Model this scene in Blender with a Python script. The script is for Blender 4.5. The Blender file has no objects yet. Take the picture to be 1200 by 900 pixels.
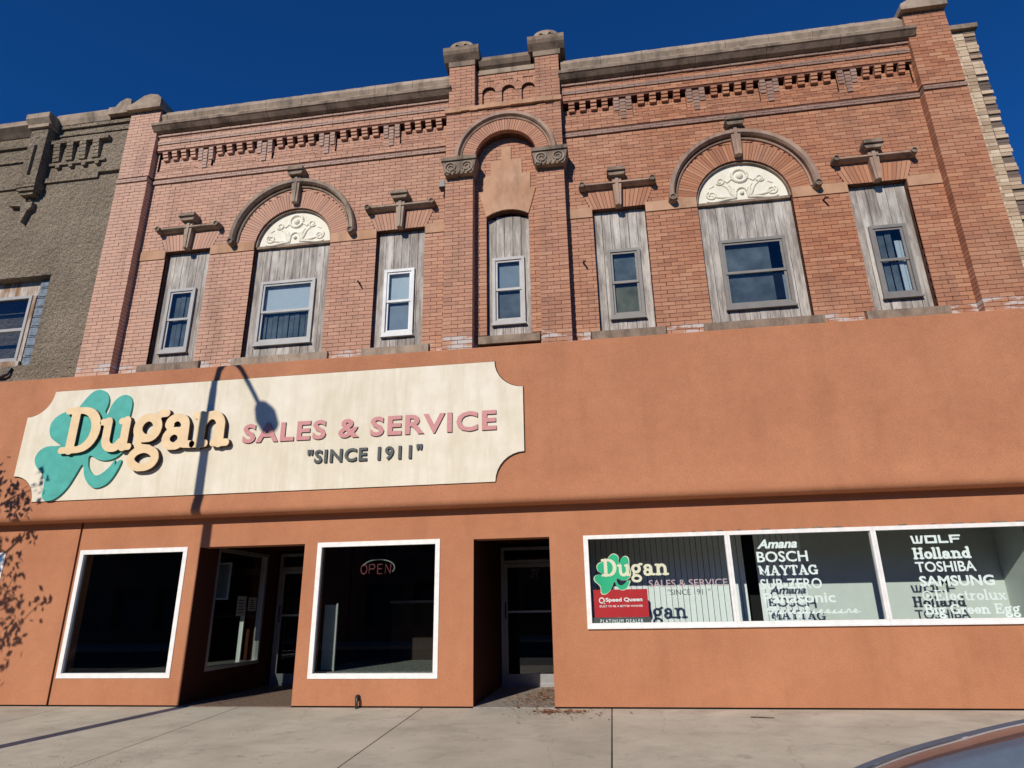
import bpy, bmesh, math, random
import numpy as np
from mathutils import Vector, Matrix
random.seed(7)
rnd = random.random
def U(a, b): return a + (b - a) * rnd()
PI = math.pi
sc = bpy.context.scene
COL = sc.collection

# ---------------------------------------------------------------- camera, sky, sun, exposure
cam = bpy.data.cameras.new('camera'); cam_o = bpy.data.objects.new('camera', cam); COL.objects.link(cam_o)
yw, pt, rl = math.radians(8.197), math.radians(19.057), math.radians(-0.979)
fw = Vector((-math.sin(yw) * math.cos(pt), math.cos(yw) * math.cos(pt), math.sin(pt)))
rt = Vector((math.cos(yw), math.sin(yw), 0)); up = rt.cross(fw)
r2 = rt * math.cos(rl) + up * math.sin(rl); u2 = -rt * math.sin(rl) + up * math.cos(rl)
mw = Matrix.Identity(4)
for i in range(3):
    mw[i][0] = r2[i]; mw[i][1] = u2[i]; mw[i][2] = -fw[i]
mw.translation = Vector((0, -10, 1.35))
cam_o.matrix_world = mw
cam.sensor_width = 36; cam.lens = 36 * 756.7 / 1200
cam.clip_start = 0.05; cam.clip_end = 2000
sc.camera = cam_o

SUN = Vector((0.29, 1.0, -0.56)).normalized()      # direction the light travels
W = bpy.data.worlds.new('World'); sc.world = W; W.use_nodes = True
wn = W.node_tree; bg = wn.nodes['Background']
sky = wn.nodes.new('ShaderNodeTexSky'); sky.sky_type = 'NISHITA'; sky.sun_disc = False
sky.sun_elevation = math.asin(-SUN.z); sky.sun_rotation = math.atan2(-SUN.x, -SUN.y)
sky.altitude = 1500; sky.air_density = 0.9; sky.dust_density = 0.0; sky.ozone_density = 6.0
tint = wn.nodes.new('ShaderNodeMix'); tint.data_type = 'RGBA'; tint.blend_type = 'MULTIPLY'; tint.inputs['Factor'].default_value = 1   # polarised, deep blue autumn sky
tint.inputs['B'].default_value = (.17, .83, 1.45, 1); wn.links.new(sky.outputs[0], tint.inputs['A'])
wn.links.new(tint.outputs['Result'], bg.inputs[0]); bg.inputs[1].default_value = 0.07
sun = bpy.data.lights.new('sun', 'SUN'); sun.energy = 4.2; sun.angle = math.radians(0.5); sun.color = (1, 0.93, 0.83)
sun_o = bpy.data.objects.new('sun', sun); COL.objects.link(sun_o)
sun_o.rotation_euler = SUN.to_track_quat('-Z', 'Y').to_euler()
sun_o.location = (-10, -30, 20)
sc.view_settings.view_transform = 'Standard'; sc.view_settings.look = 'None'
sc.view_settings.exposure = 0; sc.view_settings.gamma = 1

# ---------------------------------------------------------------- materials
def s2l(c):
    return tuple((v / 12.92 if v <= .04045 else ((v + .055) / 1.055) ** 2.4) for v in c)
class NT:
    def __init__(s, name):
        s.m = bpy.data.materials.new(name); s.m.use_nodes = True; s.t = s.m.node_tree
        s.b = s.t.nodes['Principled BSDF']; s.out = s.t.nodes['Material Output']
    def n(s, ty, **k):
        x = s.t.nodes.new(ty)
        for a, v in k.items():
            if a.startswith('i_'):
                key = a[2:]; key = int(key) if key.isdigit() else key.replace('_', ' ')
                x.inputs[key].default_value = v
            else: setattr(x, a, v)
        return x
    def l(s, a, b): s.t.links.new(a, b)
    def co(s, scale=None, obj=False):
        if obj: src = s.n('ShaderNodeTexCoord').outputs['Object']
        else: src = s.n('ShaderNodeNewGeometry').outputs['Position']
        if scale:
            mp = s.n('ShaderNodeMapping'); mp.inputs['Scale'].default_value = scale if hasattr(scale, '__len__') else (scale,) * 3
            s.l(src, mp.inputs[0]); return mp.outputs[0]
        return src
    def noise(s, vec, sc_, det=4, rough=.55):
        x = s.n('ShaderNodeTexNoise'); x.inputs['Scale'].default_value = sc_; x.inputs['Detail'].default_value = det; x.inputs['Roughness'].default_value = rough
        s.l(vec, x.inputs['Vector']); return x.outputs['Fac']
    def ramp(s, fac, stops):
        x = s.n('ShaderNodeValToRGB'); cr = x.color_ramp
        while len(cr.elements) < len(stops): cr.elements.new(.5)
        for e, (p, c) in zip(cr.elements, stops):
            e.position = p; e.color = (*c, 1) if len(c) == 3 else c
        s.l(fac, x.inputs[0]); return x.outputs[0]
    def mix(s, fac, a, b, mode='MIX'):
        x = s.n('ShaderNodeMix', data_type='RGBA', blend_type=mode)
        for sock, v in ((x.inputs['Factor'], fac), (x.inputs['A'], a), (x.inputs['B'], b)):
            if isinstance(v, (int, float)): sock.default_value = v
            elif isinstance(v, tuple): sock.default_value = (*v, 1)
            else: s.l(v, sock)
        return x.outputs['Result']
    def math(s, op, a, b=0.0):
        x = s.n('ShaderNodeMath', operation=op)
        for sock, v in ((x.inputs[0], a), (x.inputs[1], b)):
            if isinstance(v, (int, float)): sock.default_value = v
            else: s.l(v, sock)
        return x.outputs[0]
    def bump(s, h, strength=.3, dist=.01):
        x = s.n('ShaderNodeBump'); x.inputs['Strength'].default_value = strength; x.inputs['Distance'].default_value = dist
        s.l(h, x.inputs['Height']); s.l(x.outputs[0], s.b.inputs['Normal'])
    def base(s, c, rough=.8, spec=.3, metal=0):
        if isinstance(c, tuple): s.b.inputs['Base Color'].default_value = (*c, 1)
        else: s.l(c, s.b.inputs['Base Color'])
        s.b.inputs['Roughness'].default_value = rough; s.b.inputs['Specular IOR Level'].default_value = spec; s.b.inputs['Metallic'].default_value = metal
        return s.m

def brick_mat(name, cols, patches=True):
    t = NT(name); g = t.n('ShaderNodeNewGeometry'); oi = t.n('ShaderNodeObjectInfo')
    r = t.math('FRACT', t.math('ADD', g.outputs['Random Per Island'], t.math('MULTIPLY', oi.outputs['Random'], 7.31)))
    p = t.co()
    c = t.mix(.34, t.ramp(r, [(i / (len(cols) - 1), k) for i, k in enumerate(cols)]), cols[1])
    big = t.noise(p, .45, 4)
    c = t.mix(t.math('MULTIPLY', t.ramp(big, [(.35, (0, 0, 0)), (.7, (1, 1, 1))]), .30), c, (.42, .27, .19))      # weathered, paler bricks
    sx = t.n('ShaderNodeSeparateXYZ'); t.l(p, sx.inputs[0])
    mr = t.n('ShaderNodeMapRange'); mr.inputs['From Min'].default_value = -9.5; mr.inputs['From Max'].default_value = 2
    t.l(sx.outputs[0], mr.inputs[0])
    c = t.mix(mr.outputs[0], t.mix(.46, c, (.72, .52, .42)), c)                                                   # paler towards the left: uneven light painted into the brick colour
    f = t.noise(t.co((60, 60, 90)), 1, 3)
    c = t.mix(.30, c, t.mix(1.0, c, t.ramp(f, [(.3, (.55, .5, .48)), (.7, (1.25, 1.2, 1.15))]), 'MULTIPLY'))
    st = t.noise(t.co((1.1, 1.1, .35)), 1.6, 5)
    c = t.mix(t.ramp(st, [(.54, (0, 0, 0)), (.80, (.45, .45, .45))]), c, (.15, .095, .07))
    c = t.mix(t.ramp(t.noise(t.co((4.5, 4.5, .5)), 1.3, 5, .7), [(.56, (0, 0, 0)), (.74, (.40, .40, .40))]), c, (.17, .105, .08))                         # soot
    if patches:
        z = sx.outputs[2]
        lo = t.math('LESS_THAN', z, 5.70)
        nn = t.noise(t.co((2.2, 1, 9)), 1.3, 4)
        m_ = t.math('MULTIPLY', lo, t.ramp(nn, [(.50, (0, 0, 0)), (.56, (1, 1, 1))]))
        c = t.mix(t.math('MULTIPLY', m_, .8), c, (.52, .49, .46))                                                # peeling white paint on the lowest courses
    t.bump(t.noise(p, 55, 4), .5, .004)
    return t.base(c, .85, .2)
BR = [(.30, .115, .064), (.40, .170, .092), (.47, .222, .122), (.36, .142, .076), (.53, .28, .162), (.43, .188, .10), (.26, .105, .062), (.49, .252, .15)]
M = {}
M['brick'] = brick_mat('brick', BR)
M['brick_dark'] = brick_mat('brick_grey', [(.24, .15, .12), (.31, .205, .165), (.20, .125, .10), (.36, .25, .20)], False)
M['brick_cream'] = brick_mat('brick_cream', [(.66, .56, .41), (.48, .36, .24), (.78, .69, .54), (.58, .47, .33), (.30, .22, .15), (.72, .62, .46)], False)
M['brick_black'] = brick_mat('brick_black', [(.10, .085, .075), (.15, .12, .10), (.08, .07, .065)], False)
t = NT('mortar'); M['mortar'] = t.base(t.ramp(t.noise(t.co(), 8), [(.3, (.085, .038, .026)), (.7, (.15, .072, .05))]), .95, .1)
t = NT('mortar_pale'); M['mortar_pale'] = t.base(t.ramp(t.noise(t.co(), 8), [(.3, (.30, .25, .18)), (.7, (.42, .36, .27))]), .95, .1)

def stucco(name, a, b, grain=140, bmp=.6, dist=.006, soot=.25, gm=.45):
    t = NT(name); p = t.co()
    c = t.ramp(t.noise(p, .8, 5), [(.3, a), (.7, b)])
    g = t.noise(p, grain, 3, .7)
    c = t.mix(gm, c, t.mix(1.0, c, t.ramp(g, [(.36, (.55 if gm > .5 else .72,) * 3), (.64, (1.5 if gm > .5 else 1.2,) * 3)]), 'MULTIPLY'))
    md = t.noise(p, 5.5, 6, .75)
    c = t.mix(.32, c, t.mix(1.0, c, t.ramp(md, [(.35, (.84, .84, .84)), (.65, (1.13, 1.12, 1.10))]), 'MULTIPLY'))
    s_ = t.noise(t.co((1.7, 1.7, .3)), 1.5, 6, .6)
    c = t.mix(t.ramp(s_, [(.50, (0, 0, 0)), (.80, (soot,) * 3)]), c, tuple(v * .45 for v in a))
    t.bump(t.math('ADD', g, t.math('MULTIPLY', t.noise(p, 9, 3), 2.0)), bmp, dist)
    return t.base(c, .9, .15)
M['stucco'] = stucco('terracotta_stucco', (.405, .170, .088), (.475, .210, .110), 60, .5, .005, .22)
M['dash'] = stucco('grey_pebbledash', (.225, .18, .128), (.33, .268, .195), 30, 1.0, .06, .5, .85)
def stone(name, a, b, stain=(.10, .085, .07), amt=.8, sc_=3.0):
    t = NT(name); p = t.co()
    c = t.ramp(t.noise(p, sc_, 6, .65), [(.3, a), (.72, b)])
    c = t.mix(t.ramp(t.noise(t.co((1.5, 1.5, .6)), 2.4, 6, .7), [(.45, (0, 0, 0)), (.70, (amt,) * 3)]), c, stain)
    oi = t.n('ShaderNodeObjectInfo')
    c = t.mix(.25, c, t.mix(1.0, c, t.ramp(oi.outputs['Random'], [(0, (.75, .75, .75)), (1, (1.2, 1.2, 1.2))]), 'MULTIPLY'))
    t.bump(t.noise(p, 40, 5, .7), .6, .006)
    return t.base(c, .9, .15)
M['stone'] = stone('weathered_stone', (.285, .215, .155), (.43, .34, .255))
M['stone_dark'] = stone('dark_weathered_stone', (.20, .148, .108), (.33, .25, .185), (.06, .047, .037), .85)
M['hood_stone'] = stone('pinkish_hood_stone', (.34, .225, .16), (.46, .325, .245), (.13, .09, .07), .75)
M['sandstone'] = stone('orange_sandstone', (.42, .23, .13), (.55, .34, .22), (.20, .13, .085), .6, 1.6)
M['plaster'] = stone('cream_plaster', (.72, .67, .54), (.82, .78, .66), (.50, .43, .32), .35, 2)
def wood(name, a, b, tint):
    t = NT(name); p = t.co((38, 38, 1.6)); oi = t.n('ShaderNodeObjectInfo')
    g = t.noise(p, 1.0, 6, .65)
    c = t.ramp(g, [(.28, a), (.55, b), (.8, tint)])
    w = t.noise(t.co((5, 5, .9)), 1.2, 5, .7)
    c = t.mix(t.ramp(w, [(.42, (0, 0, 0)), (.62, (.8, .8, .8))]), c, (.60, .56, .50))
    w2 = t.noise(t.co((9, 9, .5)), 1.0, 4, .7)
    c = t.mix(t.ramp(w2, [(.52, (0, 0, 0)), (.72, (.75, .75, .75))]), c, (.10, .08, .065))
    c = t.mix(.35, c, t.mix(1.0, c, t.ramp(oi.outputs['Random'], [(0, (.65, .63, .6)), (1, (1.3, 1.28, 1.25))]), 'MULTIPLY'))
    t.bump(g, .5, .005); return t.base(c, .85, .2)
M['wood'] = wood('grey_weathered_wood', (.17, .14, .12), (.30, .265, .235), (.42, .385, .345))
M['wood_brown'] = wood('brown_weathered_wood', (.16, .09, .05), (.33, .20, .12), (.42, .30, .21))
def plain(name, c, rough=.6, spec=.4, metal=0, var=.15, sc_=5):
    t = NT(name); n = t.noise(t.co(), sc_, 5, .6)
    cc = t.mix(1.0, c, t.ramp(n, [(.3, (1 - var,) * 3), (.7, (1 + var * .6,) * 3)]), 'MULTIPLY')
    return t.base(cc, rough, spec, metal)
M['white'] = plain('white_frame_paint', (.80, .79, .76), .5, .4, 0, .12, 9)
M['grey_frame'] = plain('grey_vinyl', (.20, .185, .165), .5)
M['pale_frame'] = plain('pale_vinyl', (.36, .35, .335), .5)
M['white_sash'] = plain('white_vinyl_sash', (.58, .58, .57), .5)
M['alu'] = plain('aluminium', (.42, .42, .42), .38, .5, .6)
M['dark_metal'] = plain('dark_metal', (.035, .034, .034), .45, .5, .2)
M['black'] = plain('dark_gap', (.012, .011, .010), .9, .1)
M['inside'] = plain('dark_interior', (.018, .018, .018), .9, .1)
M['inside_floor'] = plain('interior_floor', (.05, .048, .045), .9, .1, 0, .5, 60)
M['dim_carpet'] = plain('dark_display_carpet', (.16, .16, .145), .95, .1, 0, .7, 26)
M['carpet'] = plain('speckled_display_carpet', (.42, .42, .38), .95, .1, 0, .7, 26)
M['inside_pale'] = plain('pale_display_wall', (.60, .64, .60), .9, .2, 0, .06)
M['blind'] = plain('white_blind', (.84, .88, .87), .7, .2, 0, .05, 20)
M['counter'] = plain('brown_counter', (.055, .03, .02), .6)
M['teal'] = plain('teal_paint', (.075, .40, .335), .6, .3, 0, .16, 6)
M['teal_edge'] = plain('dark_teal_edge', (.03, .09, .08), .7)
M['tan'] = plain('tan_letter_face', (.78, .58, .34), .6, .3, 0, .10, 7)
M['tan_edge'] = plain('dark_letter_side', (.07, .04, .03), .8)
M['sign_pink'] = plain('faded_red_letter', (.56, .25, .24), .6, .3, 0, .12, 30)
M['sign_grey'] = plain('dark_grey_letter', (.075, .085, .085), .6, .3, 0, .2, 30)
M['vinyl'] = plain('white_vinyl_lettering', (.88, .90, .88), .6, .3, 0, .05)
M['vinyl_green'] = plain('green_vinyl', (.03, .48, .24), .5, .3, 0, .08)
M['vinyl_cream'] = plain('cream_vinyl', (.88, .78, .58), .5, .3, 0, .05)
M['vinyl_pink'] = plain('pink_vinyl', (.62, .42, .46), .5, .3, 0, .08)
M['vinyl_dark'] = plain('dark_vinyl', (.07, .085, .085), .5, .3, 0, .08)
M['red'] = plain('red_poster', (.52, .012, .02), .5, .4, 0, .12)
M['neon_red'] = plain('unlit_red_tube', (.50, .12, .14), .4)
M['neon_white'] = plain('unlit_white_tube', (.45, .5, .48), .4)
M['paper'] = plain('paper', (.6, .62, .6), .8)
M['glass_block'] = plain('glass_block', (.22, .25, .26), .12, .8, 0, .5, 14)
M['asphalt'] = plain('asphalt', (.052, .052, .054), .9, .2, 0, .35, 40)
M['road_paint'] = plain('yellow_road_paint', (.62, .45, .08), .8)
M['rubber'] = plain('rubber', (.02, .02, .02), .8)
M['bark'] = plain('bark', (.10, .075, .055), .9, .1, 0, .4, 20)
M['leaf'] = plain('leaf', (.07, .10, .03), .6, .3, 0, .5, 9)
M['dry_leaf'] = plain('dry_leaf', (.26, .105, .045), .8, .2, 0, .6, 30)
M['far_brick'] = plain('far_brick', (.20, .10, .07), .9, .1, 0, .3)
# sign board face: aged cream paint, streaked
t = NT('aged_cream_sign'); p = t.co()
c = t.ramp(t.noise(p, 2.2, 6, .65), [(.3, (.68, .61, .46)), (.7, (.79, .73, .60))])
c = t.mix(t.ramp(t.noise(t.co((3.2, 3.2, .45)), 2, 6, .7), [(.44, (0, 0, 0)), (.72, (.6, .6, .6))]), c, (.58, .51, .36))
t.bump(t.noise(p, 30, 4), .2, .003); M['sign_cream'] = t.base(c, .75, .2)
# concrete
t = NT('concrete'); p = t.co(); oi = t.n('ShaderNodeObjectInfo')
c = t.ramp(t.noise(p, 1.1, 6, .6), [(.3, (.42, .38, .295)), (.7, (.55, .505, .40))])
c = t.mix(.5, c, t.mix(1.0, c, t.ramp(oi.outputs['Random'], [(0, (.82, .82, .82)), (1, (1.15, 1.14, 1.12))]), 'MULTIPLY'))
c = t.mix(.4, c, t.mix(1.0, c, t.ramp(t.noise(p, 90, 3, .8), [(.3, (.65, .65, .65)), (.7, (1.25, 1.25, 1.25))]), 'MULTIPLY'))
c = t.mix(t.ramp(t.noise(t.co((1.0, 1.4, 1)), 1.3, 6, .7), [(.50, (0, 0, 0)), (.75, (.5, .5, .5))]), c, (.24, .21, .17))
gv = t.n('ShaderNodeTexVoronoi'); gv.inputs['Scale'].default_value = 2.6; t.l(p, gv.inputs['Vector'])
c = t.mix(t.ramp(gv.outputs['Distance'], [(.035, (.55, .55, .55)), (.06, (0, 0, 0))]), c, (.12, .11, .095))
c = t.mix(t.ramp(t.noise(p, 3.5, 7, .75), [(.58, (0, 0, 0)), (.70, (.45, .45, .45))]), c, (.20, .175, .145))
v = t.n('ShaderNodeTexVoronoi', feature='DISTANCE_TO_EDGE'); v.inputs['Scale'].default_value = .42
dn = t.n('ShaderNodeMixRGB'); t.l(p, dn.inputs[1]); nz = t.n('ShaderNodeTexNoise'); nz.inputs['Scale'].default_value = 3; t.l(p, nz.inputs['Vector']); t.l(nz.outputs['Color'], dn.inputs[2]); dn.inputs[0].default_value = .25
t.l(dn.outputs[0], v.inputs['Vector'])
c = t.mix(t.ramp(v.outputs['Distance'], [(0, (.22, .22, .22)), (.003, (0, 0, 0))]), c, (.12, .10, .08))
t.bump(t.noise(p, 70, 4, .7), .4, .004); M['concrete'] = t.base(c, .9, .2)
M['alcove_shade'] = stucco('shaded_alcove_stucco', (.055, .018, .009), (.078, .026, .013), 45, .3, .003, .2)  # terracotta stucco darkened: the alcove's shade is put into its colour
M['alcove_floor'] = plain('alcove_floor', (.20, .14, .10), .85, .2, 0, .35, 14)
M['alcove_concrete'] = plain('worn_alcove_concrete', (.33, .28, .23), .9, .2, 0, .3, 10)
# car paint
t = NT('dark_blue_car_paint'); t.base((.085, .12, .18), .16, .5, .6); t.b.inputs['Coat Weight'].default_value = 1; t.b.inputs['Coat Roughness'].default_value = .02; M['car'] = t.m
M['car_satin'] = plain('sky_blue_grey_paint', (.105, .135, .185), .55, .25, 0, .1, 20)  # reflected sky painted as blue-grey on the sloping sides of the body
t = NT('car_glass'); M['car_glass'] = t.base((.01, .012, .013), .03, .9)
# glass: a clear or tinted sheet that lets light through and mirrors by angle
def glass(name, tint, refl=1.0, rough=0.0, f0=.03, wave=0):
    t = NT(name); t.t.nodes.remove(t.b)
    tr = t.n('ShaderNodeBsdfTransparent'); tr.inputs[0].default_value = (*tint, 1)
    gl = t.n('ShaderNodeBsdfGlossy'); gl.inputs['Roughness'].default_value = rough; gl.inputs[0].default_value = (refl, refl, refl, 1)
    lw = t.n('ShaderNodeLayerWeight'); lw.inputs[0].default_value = .5       # Schlick, the same from both sides of the sheet
    f5 = t.math('POWER', lw.outputs['Facing'], 5.0); fac = t.math('ADD', t.math('MULTIPLY', f5, 1 - f0), f0)
    mx = t.n('ShaderNodeMixShader'); t.l(fac, mx.inputs[0]); t.l(tr.outputs[0], mx.inputs[1]); t.l(gl.outputs[0], mx.inputs[2])
    if wave:
        b = t.n('ShaderNodeBump'); b.inputs['Strength'].default_value = wave; b.inputs['Distance'].default_value = .02
        t.l(t.noise(t.co(), 1.6, 2), b.inputs['Height']); t.l(b.outputs[0], gl.inputs['Normal'])
    t.l(mx.outputs[0], t.out.inputs[0]); return t.m
M['glass_dark'] = glass('tinted_shop_glass', (.76, .79, .78), 1, 0, .055)
M['glass_clear'] = glass('clear_shop_glass', (.935, .965, .958), 1, 0, .022)
M['glass_up'] = glass('upper_window_glass', (.78, .82, .84), 1, 0.02, .045, .15)

# ---------------------------------------------------------------- mesh helpers
class MB:
    def __init__(s): s.v = []; s.f = []; s.mi = []
    def add(s, vs, fs, mi=0):
        o = len(s.v); s.v += [tuple(p) for p in vs]; s.f += [tuple(i + o for i in f) for f in fs]; s.mi += [mi] * len(fs); return s
    def box(s, x0, x1, y0, y1, z0, z1, mi=0):
        return s.add([(x0, y0, z0), (x1, y0, z0), (x1, y1, z0), (x0, y1, z0), (x0, y0, z1), (x1, y0, z1), (x1, y1, z1), (x0, y1, z1)],
                     [(0, 1, 5, 4), (1, 2, 6, 5), (2, 3, 7, 6), (3, 0, 4, 7), (4, 5, 6, 7), (3, 2, 1, 0)], mi)
    def prism(s, poly, y0, y1, mi=0):          # convex-ish polygon in XZ, counter-clockwise seen from -Y
        n = len(poly)
        return s.add([(x, y0, z) for x, z in poly] + [(x, y1, z) for x, z in poly],
                     [tuple(range(n)), tuple(range(2 * n - 1, n - 1, -1))] + [((i + 1) % n, i, i + n, (i + 1) % n + n) for i in range(n)], mi)
    def sweep(s, prof, x0, x1, mi=0):          # profile in YZ swept along X
        n = len(prof)
        return s.add([(x0, y, z) for y, z in prof] + [(x1, y, z) for y, z in prof],
                     [tuple(range(n)), tuple(range(2 * n - 1, n - 1, -1))] + [(i, i + n, (i + 1) % n + n, (i + 1) % n) for i in range(n)], mi)
    def tube(s, pts, r, k=8, flat=1.0, mi=0):
        pts = [Vector(p) for p in pts]; rs = r if hasattr(r, '__len__') else [r] * len(pts)
        vs = []; n = len(pts)
        for i, p in enumerate(pts):
            d = (pts[min(i + 1, n - 1)] - pts[max(i - 1, 0)]).normalized()
            a = d.cross(Vector((0, 1, 0))); a = a.normalized() if a.length > 1e-3 else Vector((1, 0, 0)); b = d.cross(a)
            for j in range(k):
                w = a * math.cos(2 * PI * j / k) + b * (math.sin(2 * PI * j / k) * flat)
                vs.append(p + w * rs[i])
        fs = [(i * k + j, i * k + (j + 1) % k, (i + 1) * k + (j + 1) % k, (i + 1) * k + j) for i in range(n - 1) for j in range(k)]
        fs += [tuple(range(k))[::-1], tuple((n - 1) * k + j for j in range(k))]
        return s.add(vs, fs, mi)
    def ring(s, cx, cz, prof, a0, a1, n=40, mi=0):   # profile (r, y) swept along an arc in XZ
        m = len(prof); vs = []
        for i in range(n + 1):
            a = a0 + (a1 - a0) * i / n
            vs += [(cx + r * math.cos(a), y, cz + r * math.sin(a)) for r, y in prof]
        fs = [(i * m + j, (i + 1) * m + j, (i + 1) * m + (j + 1) % m, i * m + (j + 1) % m) for i in range(n) for j in range(m)]
        fs += [tuple(range(m)), tuple(n * m + j for j in range(m))[::-1]]
        return s.add(vs, fs, mi)
    def disc(s, cx, cz, r, y0, y1, n=16, mi=0, dome=0):
        vs = [(cx + r * math.cos(2 * PI * i / n), y1, cz + r * math.sin(2 * PI * i / n)) for i in range(n)]
        vs += [(cx + r * .85 * math.cos(2 * PI * i / n), y0, cz + r * .85 * math.sin(2 * PI * i / n)) for i in range(n)] + [(cx, y0 - dome, cz)]
        return s.add(vs, [(i, (i + 1) % n, (i + 1) % n + n, i + n) for i in range(n)] + [(i + n, (i + 1) % n + n, 2 * n) for i in range(n)], mi)
    def mesh(s, name):
        me = bpy.data.meshes.new(name); me.from_pydata(s.v, [], s.f); me.update()
        if any(s.mi): me.polygons.foreach_set('material_index', s.mi)
        bm = bmesh.new(); bm.from_mesh(me); bmesh.ops.recalc_face_normals(bm, faces=bm.faces); bm.to_mesh(me); bm.free()
        return me
def link(name, data, parent=None, mats=None, loc=None, smooth=False):
    o = bpy.data.objects.new(name, data); COL.objects.link(o)
    if parent: o.parent = parent
    if loc: o.location = loc
    if mats and data and not data.materials:
        for m in (mats if isinstance(mats, (list, tuple)) else [mats]): data.materials.append(M[m] if isinstance(m, str) else m)
    if smooth:
        for p in data.polygons: p.use_smooth = True
    return o
def build(mb, name, mat, parent=None, loc=None, smooth=False): return link(name, mb.mesh(name), parent, mat, loc, smooth)
def thing(name, label, cat, loc=(0, 0, 0), group=None):
    o = bpy.data.objects.new(name, None); COL.objects.link(o); o.location = loc; o.empty_display_size = .3
    return tag(o, label, cat, group)
def tag(o, label, cat, group=None):
    o['label'] = label; o['category'] = cat
    if group: o['group'] = group
    return o
def box(name, mat, x0, x1, y0, y1, z0, z1, parent=None): return build(MB().box(x0, x1, y0, y1, z0, z1), name, mat, parent)

def fill_mesh(name, loops, y0, y1, rot=None):      # closed 2D loops (outer and holes, even-odd) given as XZ, extruded from y0 to y1
    cu = bpy.data.curves.new('tmp', 'CURVE'); cu.dimensions = '2D'; cu.fill_mode = 'BOTH'; cu.extrude = abs(y1 - y0) / 2
    ox, oz = loops[0][0]; K_ = 1 if len(loops[0]) < 5 and len(loops) > 4 else 50.0; cu.extrude *= K_
    for lp in loops:
        sp = cu.splines.new('POLY'); sp.points.add(len(lp) - 1)
        for q, (x, z) in zip(sp.points, lp): q.co = ((x - ox) * K_, (z - oz) * K_, 0, 1)
        sp.use_cyclic_u = True
    me = curve_to_xz(cu, name, 0); n = len(me.vertices); a = np.empty(n * 3); me.vertices.foreach_get('co', a); a = a.reshape(-1, 3) / K_
    a += np.array([ox, (y0 + y1) / 2, oz]); me.vertices.foreach_set('co', a.ravel()); me.update(); return me
def curve_to_xz(cu, name, ymid):
    o = bpy.data.objects.new('tmp', cu); me = bpy.data.meshes.new_from_object(o); me.name = name
    n = len(me.vertices); a = np.empty(n * 3); me.vertices.foreach_get('co', a); a = a.reshape(-1, 3)
    b = np.stack([a[:, 0], ymid - a[:, 2], a[:, 1]], 1); me.vertices.foreach_set('co', b.ravel()); me.materials.clear(); me.update()
    bpy.data.objects.remove(o); bpy.data.curves.remove(cu); return me
def rect(x0, x1, z0, z1): return [(x0, z0), (x1, z0), (x1, z1), (x0, z1)]
def arcp(cx, cz, r, a0, a1, n): return [(cx + r * math.cos(a0 + (a1 - a0) * i / n), cz + r * math.sin(a0 + (a1 - a0) * i / n)) for i in range(n + 1)]

# ---------------------------------------------------------------- lettering: stroke glyphs contoured from a distance field
def contour(segs, res=.012, pad=.12):
    segs = np.array(segs); pad = segs[:, 4:].max() + 3 * res; x0, y0 = segs[:, [0, 2]].min() - pad, segs[:, [1, 3]].min() - pad
    x1, y1 = segs[:, [0, 2]].max() + pad, segs[:, [1, 3]].max() + pad
    nx, ny = int((x1 - x0) / res) + 2, int((y1 - y0) / res) + 2
    X, Y = np.meshgrid(x0 + np.arange(nx) * res, y0 + np.arange(ny) * res, indexing='ij'); D = np.full(X.shape, 9.)
    for ax, ay, bx, by, wa, wb in segs:
        dx, dy = bx - ax, by - ay; L = dx * dx + dy * dy + 1e-9
        t_ = np.clip(((X - ax) * dx + (Y - ay) * dy) / L, 0, 1)
        D = np.minimum(D, np.hypot(X - ax - t_ * dx, Y - ay - t_ * dy) - (wa + (wb - wa) * t_))
    nxt = {}
    def ip(p, q):
        a, b = D[p], D[q]; t_ = a / (a - b)
        return (x0 + (p[0] + (q[0] - p[0]) * t_) * res, y0 + (p[1] + (q[1] - p[1]) * t_) * res)
    ins = D < 0
    cells = np.argwhere((ins[:-1, :-1] != ins[1:, :-1]) | (ins[:-1, :-1] != ins[:-1, 1:]) | (ins[:-1, :-1] != ins[1:, 1:]))
    for i, j in cells:
        c = [(i, j), (i + 1, j), (i + 1, j + 1), (i, j + 1)]; E = []
        for k in range(4):
            p, q = c[k], c[(k + 1) % 4]
            if ins[p] != ins[q]: E.append((ins[p], tuple(sorted((p, q)))))
        outs = [e for f, e in E if f]; inn = [e for f, e in E if not f]
        if len(outs) == 1: nxt[outs[0]] = inn[0]
        else:
            order = [e for f, e in E]
            for f, e in E:
                if f: nxt[e] = order[(order.index(e) + 1) % len(order)]
    loops = []
    while nxt:
        s0 = next(iter(nxt)); k = s0; lp = []
        while k in nxt:
            lp.append(ip(*k)); k = nxt.pop(k)
        if len(lp) > 6: loops.append(simp(lp, res * .25))
    return loops
def simp(lp, eps):
    def dp(a, b):
        if b - a < 2: return []
        p, q = np.array(lp[a]), np.array(lp[b % len(lp)]); d = q - p; L = np.hypot(*d) + 1e-12
        pts = np.array([lp[k % len(lp)] for k in range(a + 1, b)]) - p
        ds = np.abs(pts[:, 0] * d[1] - pts[:, 1] * d[0]) / L if L > 1e-6 else np.hypot(pts[:, 0], pts[:, 1])
        k = int(ds.argmax())
        if ds[k] < eps: return []
        m = a + 1 + k; return dp(a, m) + [m] + dp(m, b)
    n = len(lp); h = n // 2
    idx = [0] + dp(0, h) + [h] + dp(h, n); return [lp[i % n] for i in idx]
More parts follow.
